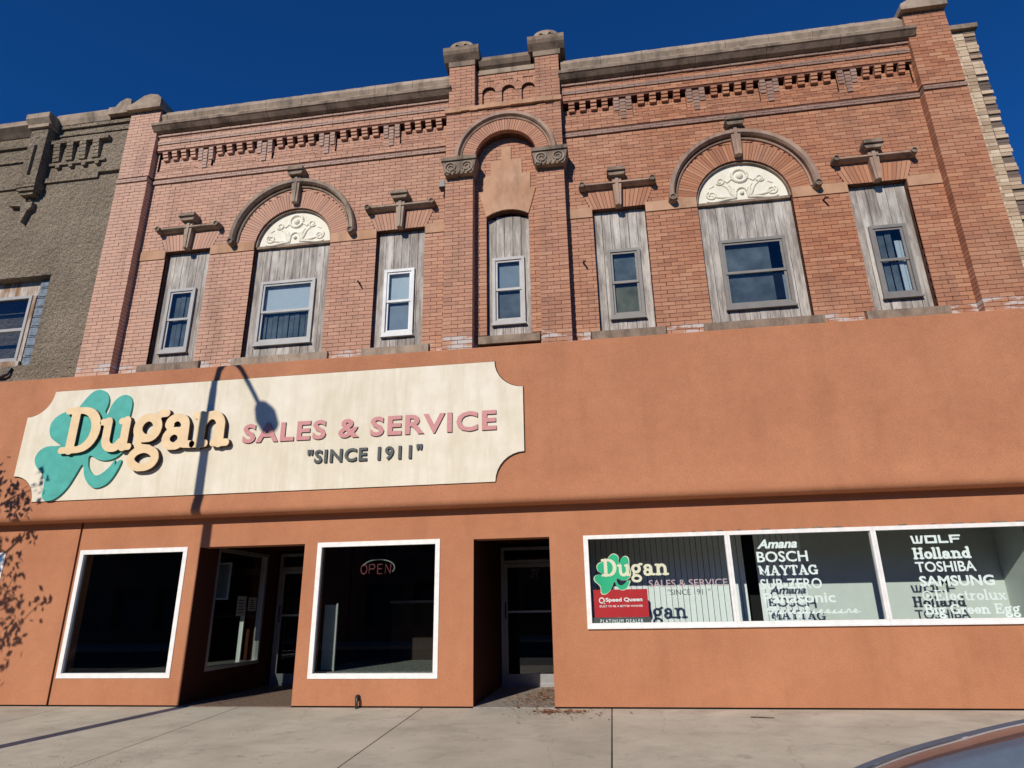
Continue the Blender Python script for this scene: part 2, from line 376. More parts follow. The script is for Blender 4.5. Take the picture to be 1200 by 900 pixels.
def arc(cx, cy, rx, ry, a0, a1, wv=.085, wh=.06, n=16):    # heavier where it runs upright
    out = []; pv = None
    for i in range(n + 1):
        a = math.radians(a0 + (a1 - a0) * i / n); p = (cx + rx * math.cos(a), cy + ry * math.sin(a)); w = wh + (wv - wh) * abs(math.cos(a))
        if pv: out.append((*pv[0], *p, pv[1], w))
        pv = (p, w)
    return out
def ln(*a, w=.085):
    return [(a[i], a[i + 1], a[i + 2], a[i + 3], w, w) for i in range(0, len(a) - 2, 2)]
S = .045   # serif half thickness
# glyphs: x-height .62, cap height 1, origin at baseline; (advance, strokes)
G = {
 'D': (1.02, ln(.22, .06, .22, .94, w=.10) + ln(.0, .05, .45, .05, w=.06) + ln(.0, .95, .45, .95, w=.06) + arc(.42, .5, .40, .44, -90, 90, .11, .06)),
 'u': (.86, ln(.17, .60, .17, .24) + ln(.02, .60, .17, .60, w=.055) + arc(.37, .24, .20, .20, 180, 330, .085, .07) + ln(.63, .60, .63, .06) + ln(.50, .60, .63, .60, w=.055) + ln(.63, .05, .78, .05, w=.055)),
 'g': (.78, arc(.34, .40, .22, .20, 0, 360, .085, .06, 24) + arc(.34, -.17, .27, .17, 0, 360, .07, .055, 24) + ln(.20, .20, .16, .09, .24, .03, .42, .01, w=.055) + ln(.48, .56, .60, .66, .72, .66, w=.06)),
 'a': (.82, arc(.30, .18, .19, .15, 0, 360, .08, .055, 20) + ln(.53, .42, .53, .12) + arc(.33, .42, .20, .17, 0, 150, .085, .06) + ln(.14, .46, .17, .44, w=.08) + ln(.53, .06, .74, .05, w=.055)),
 'n': (.90, ln(.18, .58, .18, .06) + ln(.03, .60, .18, .60, w=.055) + ln(.03, .05, .32, .05, w=.055) + arc(.42, .38, .21, .21, 150, 0, .085, .065) + ln(.63, .38, .63, .06) + ln(.50, .05, .80, .05, w=.055)),
 'o': (.72, arc(.35, .32, .24, .26, 0, 360, .095, .055, 24)),
 'l': (.42, ln(.18, .95, .18, .05) + ln(.06, .96, .18, .96, w=S) + ln(.04, .045, .34, .045, w=S)),
 'i': (.42, ln(.18, .58, .18, .05) + ln(.06, .60, .18, .60, w=S) + ln(.04, .045, .34, .045, w=S) + ln(.18, .86, .18, .88, w=.09)),
 'd': (.80, arc(.32, .32, .22, .26, 0, 360, .09, .055, 24) + ln(.56, .95, .56, .05) + ln(.44, .96, .56, .96, w=S) + ln(.56, .045, .70, .045, w=S)),
 'e': (.70, arc(.34, .32, .23, .26, 0, 320, .09, .055, 24) + ln(.14, .33, .56, .33, w=S)),
 'r': (.62, ln(.18, .58, .18, .05) + ln(.05, .60, .18, .60, w=S) + ln(.04, .045, .36, .045, w=S) + ln(.20, .42, .32, .56, .50, .57, w=.07)),
 'c': (.66, arc(.34, .32, .23, .26, 50, 310, .09, .055, 24)),
 't': (.52, ln(.22, .82, .22, .14, .30, .05, .44, .07, w=.07) + ln(.06, .58, .42, .58, w=S)),
 'x': (.74, ln(.12, .57, .58, .06, w=.08) + ln(.58, .57, .12, .06, w=.045) + ln(.04, .58, .26, .58, w=S) + ln(.48, .58, .68, .58, w=S) + ln(.02, .045, .24, .045, w=S) + ln(.46, .045, .68, .045, w=S)),
 'H': (.98, ln(.20, .95, .20, .05) + ln(.72, .95, .72, .05) + ln(.2, .5, .72, .5, w=.05) + ln(.06, .95, .34, .95, w=S) + ln(.06, .05, .34, .05, w=S) + ln(.58, .95, .86, .95, w=S) + ln(.58, .05, .86, .05, w=S)),
 'M': (1.22, ln(.18, .95, .18, .05, w=.07) + ln(.98, .95, .98, .05, w=.10) + ln(.20, .92, .57, .12, w=.09) + ln(.95, .92, .60, .12, w=.05) + ln(.04, .95, .25, .95, w=S) + ln(.04, .05, .36, .05, w=S) + ln(.80, .05, 1.14, .05, w=S) + ln(.95, .95, 1.14, .95, w=S)),
 'A': (1.04, ln(.18, .05, .50, .94, w=.05) + ln(.50, .94, .82, .05, w=.10) + ln(.28, .32, .70, .32, w=S) + ln(.04, .05, .34, .05, w=S) + ln(.64, .05, 1.0, .05, w=S)),
 'Y': (1.0, ln(.16, .95, .50, .48, w=.09) + ln(.84, .95, .50, .48, w=.055) + ln(.5, .5, .5, .05, w=.09) + ln(.04, .95, .34, .95, w=S) + ln(.66, .95, .96, .95, w=S) + ln(.34, .05, .66, .05, w=S)),
 'T': (.92, ln(.45, .95, .45, .05, w=.10) + ln(.08, .94, .82, .94, w=.055) + ln(.07, .94, .07, .74, w=S) + ln(.83, .94, .83, .74, w=S) + ln(.28, .05, .62, .05, w=S)),
 'G': (1.02, arc(.50, .5, .38, .43, 40, 330, .10, .06, 28) + ln(.84, .42, .84, .10, w=.08) + ln(.62, .43, .96, .43, w=S) + ln(.80, .95, .80, .72, w=S)),
 'B': (.94, ln(.20, .95, .20, .05) + ln(.04, .95, .45, .95, w=S) + ln(.04, .05, .50, .05, w=S) + ln(.2, .52, .5, .52, w=S) + arc(.46, .735, .24, .215, -90, 90, .09, .05) + arc(.50, .285, .28, .235, -90, 90, .10, .05)),
 'E': (.92, ln(.20, .95, .20, .05) + ln(.04, .95, .74, .95, w=S) + ln(.04, .05, .78, .05, w=S) + ln(.2, .5, .55, .5, w=S) + ln(.75, .95, .75, .76, w=S) + ln(.80, .05, .80, .26, w=S) + ln(.56, .62, .56, .38, w=S)),
 ' ': (.42, []),
}
_gc = {}
def glyph(ch, fat=0):
    k = (ch, fat)
    if k not in _gc:
        _gc[k] = contour([(a, b, c_, d, w0 + fat, w1 + fat) for a, b, c_, d, w0, w1 in G[ch][1]], .014) if G[ch][1] else []
    return _gc[k]
def layout(word, x0, x1, z0, capz, fat=0, slant=0):
    """list of (char, loops in metres) fitted between x0 and x1, baseline z0, cap top capz"""
    tot = sum(G[c_][0] for c_ in word); sx = (x1 - x0) / tot; sz = capz - z0; x = x0; out = []
    for c_ in word:
        out.append((c_, [[(x + (px + slant * pz) * sx, z0 + pz * sz) for px, pz in lp] for lp in glyph(c_, fat)])); x += G[c_][0] * sx
    return out
def word_mesh(name, word, x0, x1, z0, capz, ya, yb, fat=0, slant=0):
    m = MB()
    for _, L in layout(word, x0, x1, z0, capz, fat, slant):
        if L:
            g_ = fill_mesh('tmp', L, ya, yb); m.add([tuple(v_.co) for v_ in g_.vertices], [tuple(p_.vertices) for p_ in g_.polygons]); bpy.data.meshes.remove(g_)
    me = bpy.data.meshes.new(name); me.from_pydata(m.v, [], m.f); me.update(); return me
def font_mesh(name, text, x0, x1, z0, z1, ya, yb, bold=0.0, shear=0.0, spacing=1.0):
    cu = bpy.data.curves.new('tmp', 'FONT'); cu.body = text; cu.size = 1; cu.offset = bold; cu.shear = shear; cu.space_character = spacing
    cu.extrude = .5; cu.fill_mode = 'BOTH'; cu.resolution_u = 3
    me = curve_to_xz(cu, name, 0); n = len(me.vertices); a = np.empty(n * 3); me.vertices.foreach_get('co', a); a = a.reshape(-1, 3)
    mn, mx = a.min(0), a.max(0)
    a[:, 0] = x0 + (a[:, 0] - mn[0]) / (mx[0] - mn[0]) * (x1 - x0)
    a[:, 2] = z0 + (a[:, 2] - mn[2]) / (mx[2] - mn[2]) * (z1 - z0)
    a[:, 1] = np.where(a[:, 1] < 0, ya, yb); me.vertices.foreach_set('co', a.ravel()); me.update(); return me

# ---------------------------------------------------------------- bricks
CH = .0735; BL = .222; Z0 = 5.40
def blocked(shapes, z):
    iv = []
    for s_ in shapes:
        if s_[0] == 'r' and s_[3] < z < s_[4]: iv.append((s_[1], s_[2]))
        elif s_[0] == 'd':                                  # disc above zmin
            cx, cz, r, zm = s_[1:]
            if z > zm and abs(z - cz) < r: h = math.sqrt(r * r - (z - cz) ** 2); iv.append((cx - h, cx + h))
        elif s_[0] == 't':                                  # trapezoid: x0,x1 at z0 -> x2,x3 at z1
            x0, x1, z0, x2, x3, z1 = s_[1:]
            if z0 < z < z1: k = (z - z0) / (z1 - z0); iv.append((x0 + (x2 - x0) * k, x1 + (x3 - x1) * k))
    return sorted(iv)
class Bricks:
    def __init__(s): s.L = []      # x0,x1,y,depth,z0,z1,kind
    def lay(s, x0, x1, z0, z1, y, depth=.06, shapes=(), mat=0, length=BL, ch=CH, zref=None):
        n0 = round((z0 - Z0) / ch) if zref is None else 0; zr = Z0 if zref is None else zref
        k = n0
        while zr + k * ch < z1 - .01:
            za, zb = zr + k * ch, zr + (k + 1) * ch; k += 1
            if za < z0 - .03: continue
            zb = min(zb, z1)
            zm = (za + zb) / 2; iv = blocked(shapes, zm); cur = x0; segs = []
            for a, b in iv:
                if a > cur: segs.append((cur, min(a, x1)))
                cur = max(cur, b)
            if cur < x1: segs.append((cur, x1))
            off = (k % 2) * length / 2
            for a, b in segs:
                if b - a < .02: continue
                x = math.floor((a - off) / length) * length + off; cuts = [a]
                while x < b:
                    if a + .05 < x < b - .05: cuts.append(x)
                    x += length
                cuts.append(b)
                for i, (p, q) in enumerate(zip(cuts, cuts[1:])):
                    s.L.append((p + (.004 if i else 0), q - (.004 if i < len(cuts) - 2 else 0), y, depth, za + .0045, zb - .0045, mat))
BK = Bricks()
ALLB = []

# =============================================================== BRICK BUILDING
bb = thing('brick_building', 'two-storey orange-red brick commercial building with arched windows and stone cornice', 'building', (-1.5, 1.0, 0))
def P(name, data, mats, parent=bb, smooth=False):       # part in world coordinates
    o = link(name, data, parent, mats, None, smooth)
    o.matrix_parent_inverse = Matrix.Identity(4)
    return o
# parts are built in world coordinates, so the empties that hold them are placed through the inverse
def place_children(root):
    inv = Matrix.Translation(root.location).inverted()
    for c_ in root.children: c_.matrix_parent_inverse = inv

NARROW = [(-8.28, -7.33), (-3.96, -3.03), (.06, .99), (4.38, 5.32)]
ARCH = [(-6.41, -4.87), (1.88, 3.47)]
ZB, ZT, ZS = 5.68, 8.06, 7.99
SLITS = [(.58, .93), (1.92, 2.27), (3.23, 3.58), (4.58, 4.93)]
wings = [(-8.86, -2.60, [(-8.80, -7.87), (-7.60, -6.60), (-6.28, -5.28), (-4.93, -3.93), (-3.59, -2.64)], NARROW[:2], ARCH[0]),
         (-.40, 5.86, [(-.36, .58), (.93, 1.92), (2.27, 3.23), (3.58, 4.58), (4.93, 5.83)], NARROW[2:], ARCH[1])]
wallm = []
arches = []
for wx0, wx1, groups, nar, ar in wings:
    acx = (ar[0] + ar[1]) / 2; rr = (ar[1] - ar[0]) / 2
    hole = [(ar[0], ZB), (ar[1], ZB)] + arcp(acx, ZS, rr, 0, PI, 24)
    me = fill_mesh('wall', [rect(wx0 - .1, wx1 + .1, 5.2, 9.98)] + [rect(a, b, ZB, ZT) for a, b in nar] + [hole], .062, .40)
    wallm.append(me)
    sh = [('r', a, b, ZB, ZT) for a, b in nar]
    for a, b in nar:
        c_ = (a + b) / 2
        sh += [('t', a - .03, b + .03, ZT, a - .17, b + .17, 8.44), ('r', a - .16, b + .16, 5.53, ZB)]
    sh += [('r', ar[0], ar[1], ZB, ZS), ('d', acx, ZS, rr + .365, ZS), ('r', ar[0] - .14, ar[1] + .14, 5.53, ZB), ('r', wx0, wx1, 7.905, 8.115)]
    BK.lay(wx0, wx1, 5.40, 9.675, .05, .05, sh)
    BK.lay(wx0, wx1, 9.675, 9.765, .015, .08, (), 1, BL, .045, 9.675)          # belt course
    BK.lay(wx0, wx1, 9.77, 9.985, .022, .07, ())
    gs = [('r', a, b, 9.9, 10.45) for a, b in groups]
    BK.lay(wx0, wx1, 9.985, 10.43, .02, .08, gs)
    for a, b in groups:
        BK.lay(a, b, 9.985, 10.325, .07, .04, [('r', a + .10, b - .10, 9.9, 10.045)])
        BK.lay(a + .10, b - .10, 9.985, 10.05, .045, .06)
    BK.lay(wx0, wx1, 10.43, 10.60, -.035, .12)
    BK.lay(wx0, wx1, 10.605, 10.70, -.055, .14, (), 1, BL, .0475, 10.605)
    BK.lay(wx0, wx1, 10.705, 10.80, -.035, .12)
    BK.lay(wx0, wx1, 10.80, 10.85, -.07, .15, (), 1, BL, .05, 10.80)
    wallm.append(MB().box(wx0 - .1, wx1 + .1, .10, .42, 9.98, 10.32).box(wx0 - .1, wx1 + .1, .34, .42, 10.32, 10.43).box(wx0 - .1, wx1 + .1, -.02, .40, 10.43, 11.3).box(wx0, wx1, .035, .3, 9.70, 10.0).mesh('wall'))
    # frames between the dentil panels
    gp = [wx0] + [v_ for g_ in groups for v_ in g_] + [wx1]
    mbx = MB()
    for i in range(0, len(gp), 2):
        if gp[i + 1] - gp[i] > .01: mbx.box(gp[i], gp[i + 1], .03, .2, 9.98, 10.43)
    wallm.append(mbx.mesh('wall'))
    arches.append((acx, rr))
# pilasters at both ends
for x0, x1, ztop in ((-9.55, -8.86, 11.46), (5.86, 6.56, 11.42)):
    wallm.append(MB().box(x0 + .01, x1 - .01, -.105, .5, 5.2, ztop).mesh('wall'))
    BK.lay(x0, x1, 5.40, 9.675, -.12, .5); BK.lay(x0, x1, 9.68, 9.765, -.145, .5, (), 1, BL, .0425, 9.68); BK.lay(x0, x1, 9.77, ztop, -.12, .5)
# centre bay
CX = -1.48
cen = [rect(-2.7, -.3, 5.2, 9.98), [(-1.87, 5.74), (-1.09, 5.74)] + arcp(CX, 7.55, .68, math.radians(54.5), math.radians(125.5), 8)]
wallm.append(fill_mesh('wall', cen, .062, .40))
cs = [('r', -1.87, -1.09, 5.74, 8.13), ('d', CX, 7.55, .68, 8.1), ('r', -2.03, -.93, 5.53, 5.74),
      ('r', -1.57, -1.39, 9.33, 9.64), ('r', -1.78, -1.19, 9.0, 9.33), ('r', -1.92, -1.04, 8.66, 9.0), ('t', -1.87, -1.09, 8.12, -2.01, -.94, 8.66)]
BK.lay(-2.10, -.86, 5.40, 9.90, .05, .05, cs)
for x0, x1 in ((-2.60, -2.08), (-.90, -.40)):
    wallm.append(MB().box(x0 + .01, x1 - .01, -.165, .3, 5.2, 8.9).mesh('wall')); BK.lay(x0, x1, 5.40, 8.88, -.18, .24)
ACX, ACZ, AR = -1.47, 9.27, .58
wallm.append(fill_mesh('wall', [[(-2.59, 8.95), (ACX - AR, 8.95)] + arcp(ACX, ACZ, AR, PI, 0, 30) + [(ACX + AR, 8.95), (-.41, 8.95), (-.41, 10.40), (-2.59, 10.40)]], -.165, .30))
BK.lay(-2.60, -.40, 9.22, 10.36, -.18, .03, [('r', ACX - .82, ACX + .82, 9.0, ACZ), ('d', ACX, ACZ, .83, 9.0)])
wallm.append(MB().box(-2.59, -.41, .07, .4, 10.3, 11.55).mesh('wall'))
NX = [(-1.93, -1.67), (-1.54, -1.28), (-1.15, -.89)]
for x0, x1 in ((-2.56, -2.05), (-.89 + .03, -.40)):
    wallm.append(MB().box(x0 + .01, x1 - .01, -.165, .4, 10.4, 11.5).mesh('wall')); BK.lay(x0, x1, 10.47, 11.50, -.18, .24)
nsh = []
for a, b in NX: nsh += [('r', a, b, 10.4, 10.93), ('d', (a + b) / 2, 10.93, .13 + .13, 10.93)]
BK.lay(-2.05, -.86, 10.47, 11.36, -.02, .05, nsh)
# niche panel: mortar face with three round headed holes
nl = [rect(-2.06, -.85, 10.4, 11.5)] + [[(a, 10.45), (b, 10.45)] + arcp((a + b) / 2, 10.93, (b - a) / 2, 0, PI, 10) for a, b in NX]
wallm.append(fill_mesh('wall', nl, -.008, .06))
for a, b in NX: BK.lay(a, b, 10.47, 11.08, .045, .03, [('r', a - 1, (a + b) / 2 - .1, 11.0, 12), ('r', (a + b) / 2 + .1, b + 1, 11.0, 12)])
# joined mortar wall
jm = MB()
for me in wallm:
    jm.add([tuple(v_.co) for v_ in me.vertices], [tuple(p_.vertices) for p_ in me.polygons])
me = bpy.data.meshes.new('wall'); me.from_pydata(jm.v, [], jm.f); me.update()
wall = P('wall', me, 'mortar')
# body behind
back = MB().box(-9.5, 6.5, .75, 14, 3.2, 10.9)
P('rear_wall', back.mesh('rear_wall'), 'mortar')
P('roof', MB().box(-9.5, 6.5, .40, 14, 10.92, 11.0).mesh('roof'), 'asphalt')
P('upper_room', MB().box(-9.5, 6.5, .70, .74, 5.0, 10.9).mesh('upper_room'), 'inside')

def brick_objects(BL_, parent, mats, nmax=300):
    cands = sorted([b for b in BL_ if b[6] == 0 and b[1] - b[0] > BL - .012 and b[5] - b[4] > .06 and abs(b[2] - .05) < .001],
                   key=lambda b: (b[0] - 2.0) ** 2 * .6 + (b[4] - 4.4) ** 2 * 1.0 + .0)[:nmax]
    cset = set(id(b) for b in cands)
    w, h = BL - .008, CH - .009
    um = MB().box(-w / 2, w / 2, 0, .05, -h / 2, h / 2).mesh('brick'); um.materials.append(M[mats[0]])
    for b in cands:
        o = bpy.data.objects.new('brick', um); COL.objects.link(o); o.parent = parent
        o.location = ((b[0] + b[1]) / 2, b[2] + U(-.003, .002), (b[4] + b[5]) / 2); o.rotation_euler = (0, U(-.006, .006), U(-.008, .008))
    for mi, mname in enumerate(mats):
        rest = [b for b in BL_ if id(b) not in cset and b[6] == mi]
        if not rest: continue
        N = len(rest); V = np.zeros((N, 8, 3))
        for i, (x0, x1, y, d, z0, z1, _) in enumerate(rest):
            dy = U(-.003, .002); t1, t2 = U(-.0018, .0018), U(-.0018, .0018)
            V[i] = [(x0, y + dy + t1, z0), (x1, y + dy + t2, z0), (x1, y + d, z0), (x0, y + d, z0), (x0, y + dy + t1, z1), (x1, y + dy + t2, z1), (x1, y + d, z1), (x0, y + d, z1)]
        F = np.array([(0, 1, 5, 4), (1, 2, 6, 5), (3, 0, 4, 7), (4, 5, 6, 7), (3, 2, 1, 0)])
        FF = (F[None] + np.arange(N)[:, None, None] * 8).reshape(-1, 4)
        me = bpy.data.meshes.new('brick_field'); me.from_pydata(V.reshape(-1, 3).tolist(), [], FF.tolist()); me.update(); me.materials.append(M[mname])
        o = bpy.data.objects.new('brick_field', me); COL.objects.link(o); o.parent = parent; o['kind'] = 'stuff'
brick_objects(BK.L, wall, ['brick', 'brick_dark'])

# arches of voussoirs
def voussoirs(cx, cz, r0, r1, y, n, depth, a0=0, a1=PI, parent=bb, mat='brick'):
    da = (a1 - a0) / n; g = .0035 / ((r0 + r1) / 2)
    pol = [(r * math.cos(s_ * (da / 2 - g)), r * math.sin(s_ * (da / 2 - g))) for r, s_ in ((r0, -1), (r1, -1), (r1, 1), (r0, 1))]
    me = MB().prism(pol, 0, depth).mesh('voussoir'); me.materials.append(M[mat])
    for i in range(n):
        o = bpy.data.objects.new('voussoir', me); COL.objects.link(o); o.parent = parent
        o.location = (cx, y + U(-.002, .003), cz); o.rotation_euler = (0, -(a0 + da * (i + .5)), 0)
def keystone(cx, zb, zm, zt, wb, wt, cw, y=.05, pr=.16):
    mb = MB()
    for f0, f1, d in ((-1, -.35, 0), (-.35, .35, -.02), (.35, 1, 0)):
        mb.prism([(cx + wb / 2 * f0, zb), (cx + wb / 2 * f1, zb), (cx + wt / 2 * f1, zm), (cx + wt / 2 * f0, zm)], y - pr * .7 + d, y + .02)
    k = P('keystone', mb.mesh('keystone'), 'hood_stone' if cx > 0 else 'stone')
    h = zt - zm
    c_ = MB().prism([(cx - cw * .38, zm + .002), (cx + cw * .38, zm + .002), (cx + cw * .5, zm + h * .45), (cx - cw * .5, zm + h * .45)], y - pr - .03, y + .02)
    c_.box(cx - cw * .5, cx + cw * .5, y - pr - .07, y + .02, zm + h * .45 + .002, zm + h * .62); c_.box(cx - cw * .44, cx + cw * .44, y - pr - .04, y + .02, zm + h * .62 + .002, zt)
    link('keystone_cap', c_.mesh('keystone_cap'), k, 'stone_dark')
    return k
def rosette(mb, cx, cz, r, y):
    mb.disc(cx, cz, r, y - .05, y + .06, 16, 0, .02); mb.ring(cx, cz, [(r * .55, y - .055), (r * .8, y - .055), (r * .8, y - .085), (r * .55, y - .085)], 0, 2 * PI, 16)
for acx, rr in arches:
    ah = P('arch', MB().ring(acx, ZS, [(rr + .001, .064), (rr + .365, .064), (rr + .365, .3), (rr + .001, .3)], 0, PI, 36).mesh('arch'), 'mortar')
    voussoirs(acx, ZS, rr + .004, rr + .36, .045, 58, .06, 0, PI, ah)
    ed = MB().ring(acx, ZS, [(rr - .03, .085), (rr + .0, .085), (rr + .0, .16), (rr - .03, .16)], 0, PI, 36)
    P('arch_lining', ed.mesh('arch_lining'), 'stone_dark')
    R_ = 1.205; hz = 8.10
    hm = MB().ring(acx, hz, [(R_ - .045, .05), (R_ - .045, -.04), (R_ - .02, -.085), (R_ + .04, -.095), (R_ + .06, -.05), (R_ + .06, .05)], 0, PI, 48)
    hm.ring(acx, hz, [(R_ - .095, .05), (R_ - .095, .02), (R_ - .07, .005), (R_ - .07, .05)], 0, PI, 48)
    ho = P('hood_moulding', hm.mesh('hood_moulding'), 'hood_stone' if acx > 0 else 'stone')
    for s_ in (-1, 1):
        rm = MB(); rosette(rm, acx + s_ * R_, hz - .03, .075, -.03); link('rosette', rm.mesh('rosette'), ho, 'stone_dark')
    keystone(acx, 8.84, 9.42, 9.61, .12, .17, .33)
    # plaster tympanum in relief
    tr = rr - .035
    tp = fill_mesh('tympanum', [[(acx - tr, 8.01)] + [(acx + tr, 8.01)] + arcp(acx, 8.01, tr, 0, PI, 30)[1:-1]], .14, .19)
    to = P('tympanum', tp, 'plaster')
    rl_ = MB(); y = .14
    rl_.ring(acx, 8.52, [(.10, y), (.115, y - .035), (.145, y - .035), (.16, y)], 0, 2 * PI, 24); rl_.disc(acx, 8.52, .07, y - .03, y, 14, 0, .02)
    rl_.ring(acx, 8.18, [(.07, y), (.08, y - .03), (.105, y - .03), (.115, y)], 0, PI, 16); rl_.disc(acx, 8.16, .04, y - .03, y, 10, 0, .02)
    def spiral(cx, cz, r, turns, sgn, a0):
        pts = []
        for i in range(20):
            k = i / 25; a = a0 + sgn * turns * 2 * PI * k; q = r * (1 - .8 * k); pts.append((cx + q * math.cos(a), y - .006, cz + q * math.sin(a)))
        return pts
    k = rr / .78
    for s_ in (-1, 1):
        for (dx, dz, r_, a_) in ((.33, 8.44, .075, 3.6), (.50, 8.17, .095, 2.2)):
            sp = spiral(acx + s_ * dx * k, dz, r_, 1.6, -s_, a_ if s_ < 0 else PI - a_); rl_.tube(sp, [.020 - .008 * i / 25 for i in range(20)], 6)
        for ang, ln_ in ((1.25, .22), (1.0, .30), (.72, .36), (.42, .42), (.15, .5)):
            pts = []
            for i in range(9):
                q = i / 8; a = ang + .35 * math.sin(q * 2.4) * (1 if ang > .6 else -.7)
                pts.append((acx + s_ * (.10 + ln_ * k * q * math.cos(a)), y - .006, 8.06 + ln_ * q * math.sin(a)))
            rl_.tube(pts, [.010 + .016 * math.sin(PI * min(1, q / 8 + .08)) for q in range(9)], 6)
        rl_.tube([(acx + s_ * .14, y - .005, 8.47), (acx + s_ * .22 * k, y - .005, 8.40), (acx + s_ * .30 * k, y - .005, 8.50)], [.02, .014, .01], 6)
        rl_.tube([(acx + s_ * .45 * k, y - .005, 8.36), (acx + s_ * .53 * k, y - .005, 8.31)], [.014, .006], 6)
    link('relief_ornament', rl_.mesh('relief_ornament'), to, 'plaster', None, True)
    P('transom', MB().box(acx - rr + .02, acx + rr - .02, .10, .19, 7.955, 8.005).mesh('transom'), 'stone_dark')
# centre arch
ah = P('arch', MB().ring(ACX, ACZ, [(AR - .0, -.160), (AR + .24, -.160), (AR + .24, .06), (AR - .0, .06)], 0, PI, 36).mesh('arch'), 'mortar')
voussoirs(ACX, ACZ, AR - .004, AR + .235, -.185, 46, .10, 0, PI, ah)
hm = MB().ring(ACX, ACZ, [(.865, -.15), (.865, -.22), (.885, -.26), (.94, -.265), (.96, -.23), (.96, -.15)], 0, PI, 48)
hm.ring(ACX, ACZ, [(.825, -.15), (.825, -.20), (.848, -.215), (.848, -.15)], 0, PI, 48)
P('hood_moulding', hm.mesh('hood_moulding'), 'hood_stone')
# capitals with carved scrolls
for x0, x1 in ((-2.64, -2.0), (-.96, -.32)):
    cm = MB().prism([(x0 + .06, 8.88), (x1 - .06, 8.88), (x1, 9.17), (x0, 9.17)], -.30, .1).box(x0 - .01, x1 + .01, -.33, .1, 9.172, 9.25)
    co_ = P('capital', cm.mesh('capital'), 'stone_dark')
    sm = MB()
    for i, q in enumerate((.27, .73)):
        cx = x0 + (x1 - x0) * q; pts = []
        for j in range(28):
            k = j / 27; a = -PI / 2 + (1 if i else -1) * 3.4 * PI * k; r_ = .125 * (1 - .78 * k); pts.append((cx + r_ * math.cos(a), -.31, 9.03 + r_ * math.sin(a)))
        sm.tube(pts, [.022 - .01 * j / 27 for j in range(28)], 6)
    for k in range(7):
        x = x0 + .06 + (x1 - x0 - .12) * k / 6; sm.tube([(x, -.30, 8.89), (x + .02, -.325, 8.96)], [.022, .008], 6)
    link('carved_scrolls', sm.mesh('carved_scrolls'), co_, 'stone', None, True)
# stepped sandstone panel over the middle window
st_loop = [(-1.87, 8.12), (-2.01, 8.66), (-1.92, 8.66), (-1.92, 9.0), (-1.78, 9.0), (-1.78, 9.33), (-1.57, 9.33), (-1.57, 9.64), (-1.39, 9.64), (-1.39, 9.33), (-1.19, 9.33), (-1.19, 9.0), (-1.04, 9.0), (-1.04, 8.66), (-.94, 8.66), (-1.09, 8.12)]
st_loop = st_loop[::-1] + arcp(CX, 7.55, .69, math.radians(124), math.radians(56), 8)
P('stepped_stone_panel', fill_mesh('stepped_stone_panel', [st_loop[:16] + st_loop[16:]], .025, .10), 'sandstone')
# string course, mini arches, pier caps
sm = MB()
pts = [-2.63 + 2.25 * i / 14 for i in range(15)]
for a, b in zip(pts, pts[1:]):
    d = U(-.015, .015); sm.box(a, b, -.235 + d, .05, 10.37 + U(-.008, .008), 10.465 + U(-.01, .01))
P('string_course', sm.mesh('string_course'), 'sandstone')
for a, b in NX:
    c_ = (a + b) / 2; na = P('niche_arch', MB().ring(c_, 10.93, [(.13, -.005), (.26, -.005), (.26, .045), (.13, .045)], 0, PI, 14).mesh('niche_arch'), 'mortar')
    voussoirs(c_, 10.93, .131, .262, -.022, 11, .05, .02, PI - .02, na)
    P('niche_sill_brick', MB().box(b + .003, b + .10, -.024, .03, 10.90, 10.925).mesh('niche_sill_brick'), 'stone_dark')
for x0, x1, dz in ((-2.56, -2.05, 0), (-.88, -.37, 0)):
    cp = MB().box(x0 - .01, x1 + .01, -.20, .25, 11.50, 11.62 + dz)
    cp.sweep([(-.20, 11.622), (-.30, 11.72), (-.33, 11.78), (-.33, 11.87), (.3, 11.87), (.3, 11.622)], x0 - .10, x1 + .10)
    c_ = P('pier_cap', cp.mesh('pier_cap'), 'stone_dark')
    cx = (x0 + x1) / 2
    tp = MB().prism([(cx + .24 * math.cos(PI * i / 12), 11.872 + .19 * math.sin(PI * i / 12) ** .7) for i in range(13)], -.26, -.04)
    for s_ in (-1, 1): tp.ring(cx + s_ * .085, 11.93, [(.035, -.285), (.075, -.285), (.075, -.25), (.035, -.25)], 0, PI * (1.2), 12)
    link('acroterion', tp.mesh('acroterion'), c_, 'stone')
P('parapet_moulding', MB().sweep([(-.04, 11.48), (-.10, 11.52), (-.16, 11.60), (-.16, 11.68), (.3, 11.68), (.3, 11.48)], -1.98, -.95).mesh('parapet_moulding'), 'stone_dark')
P('parapet_stone', MB().box(-2.04, -.88, -.04, .3, 11.365, 11.478).mesh('parapet_stone'), 'stone')
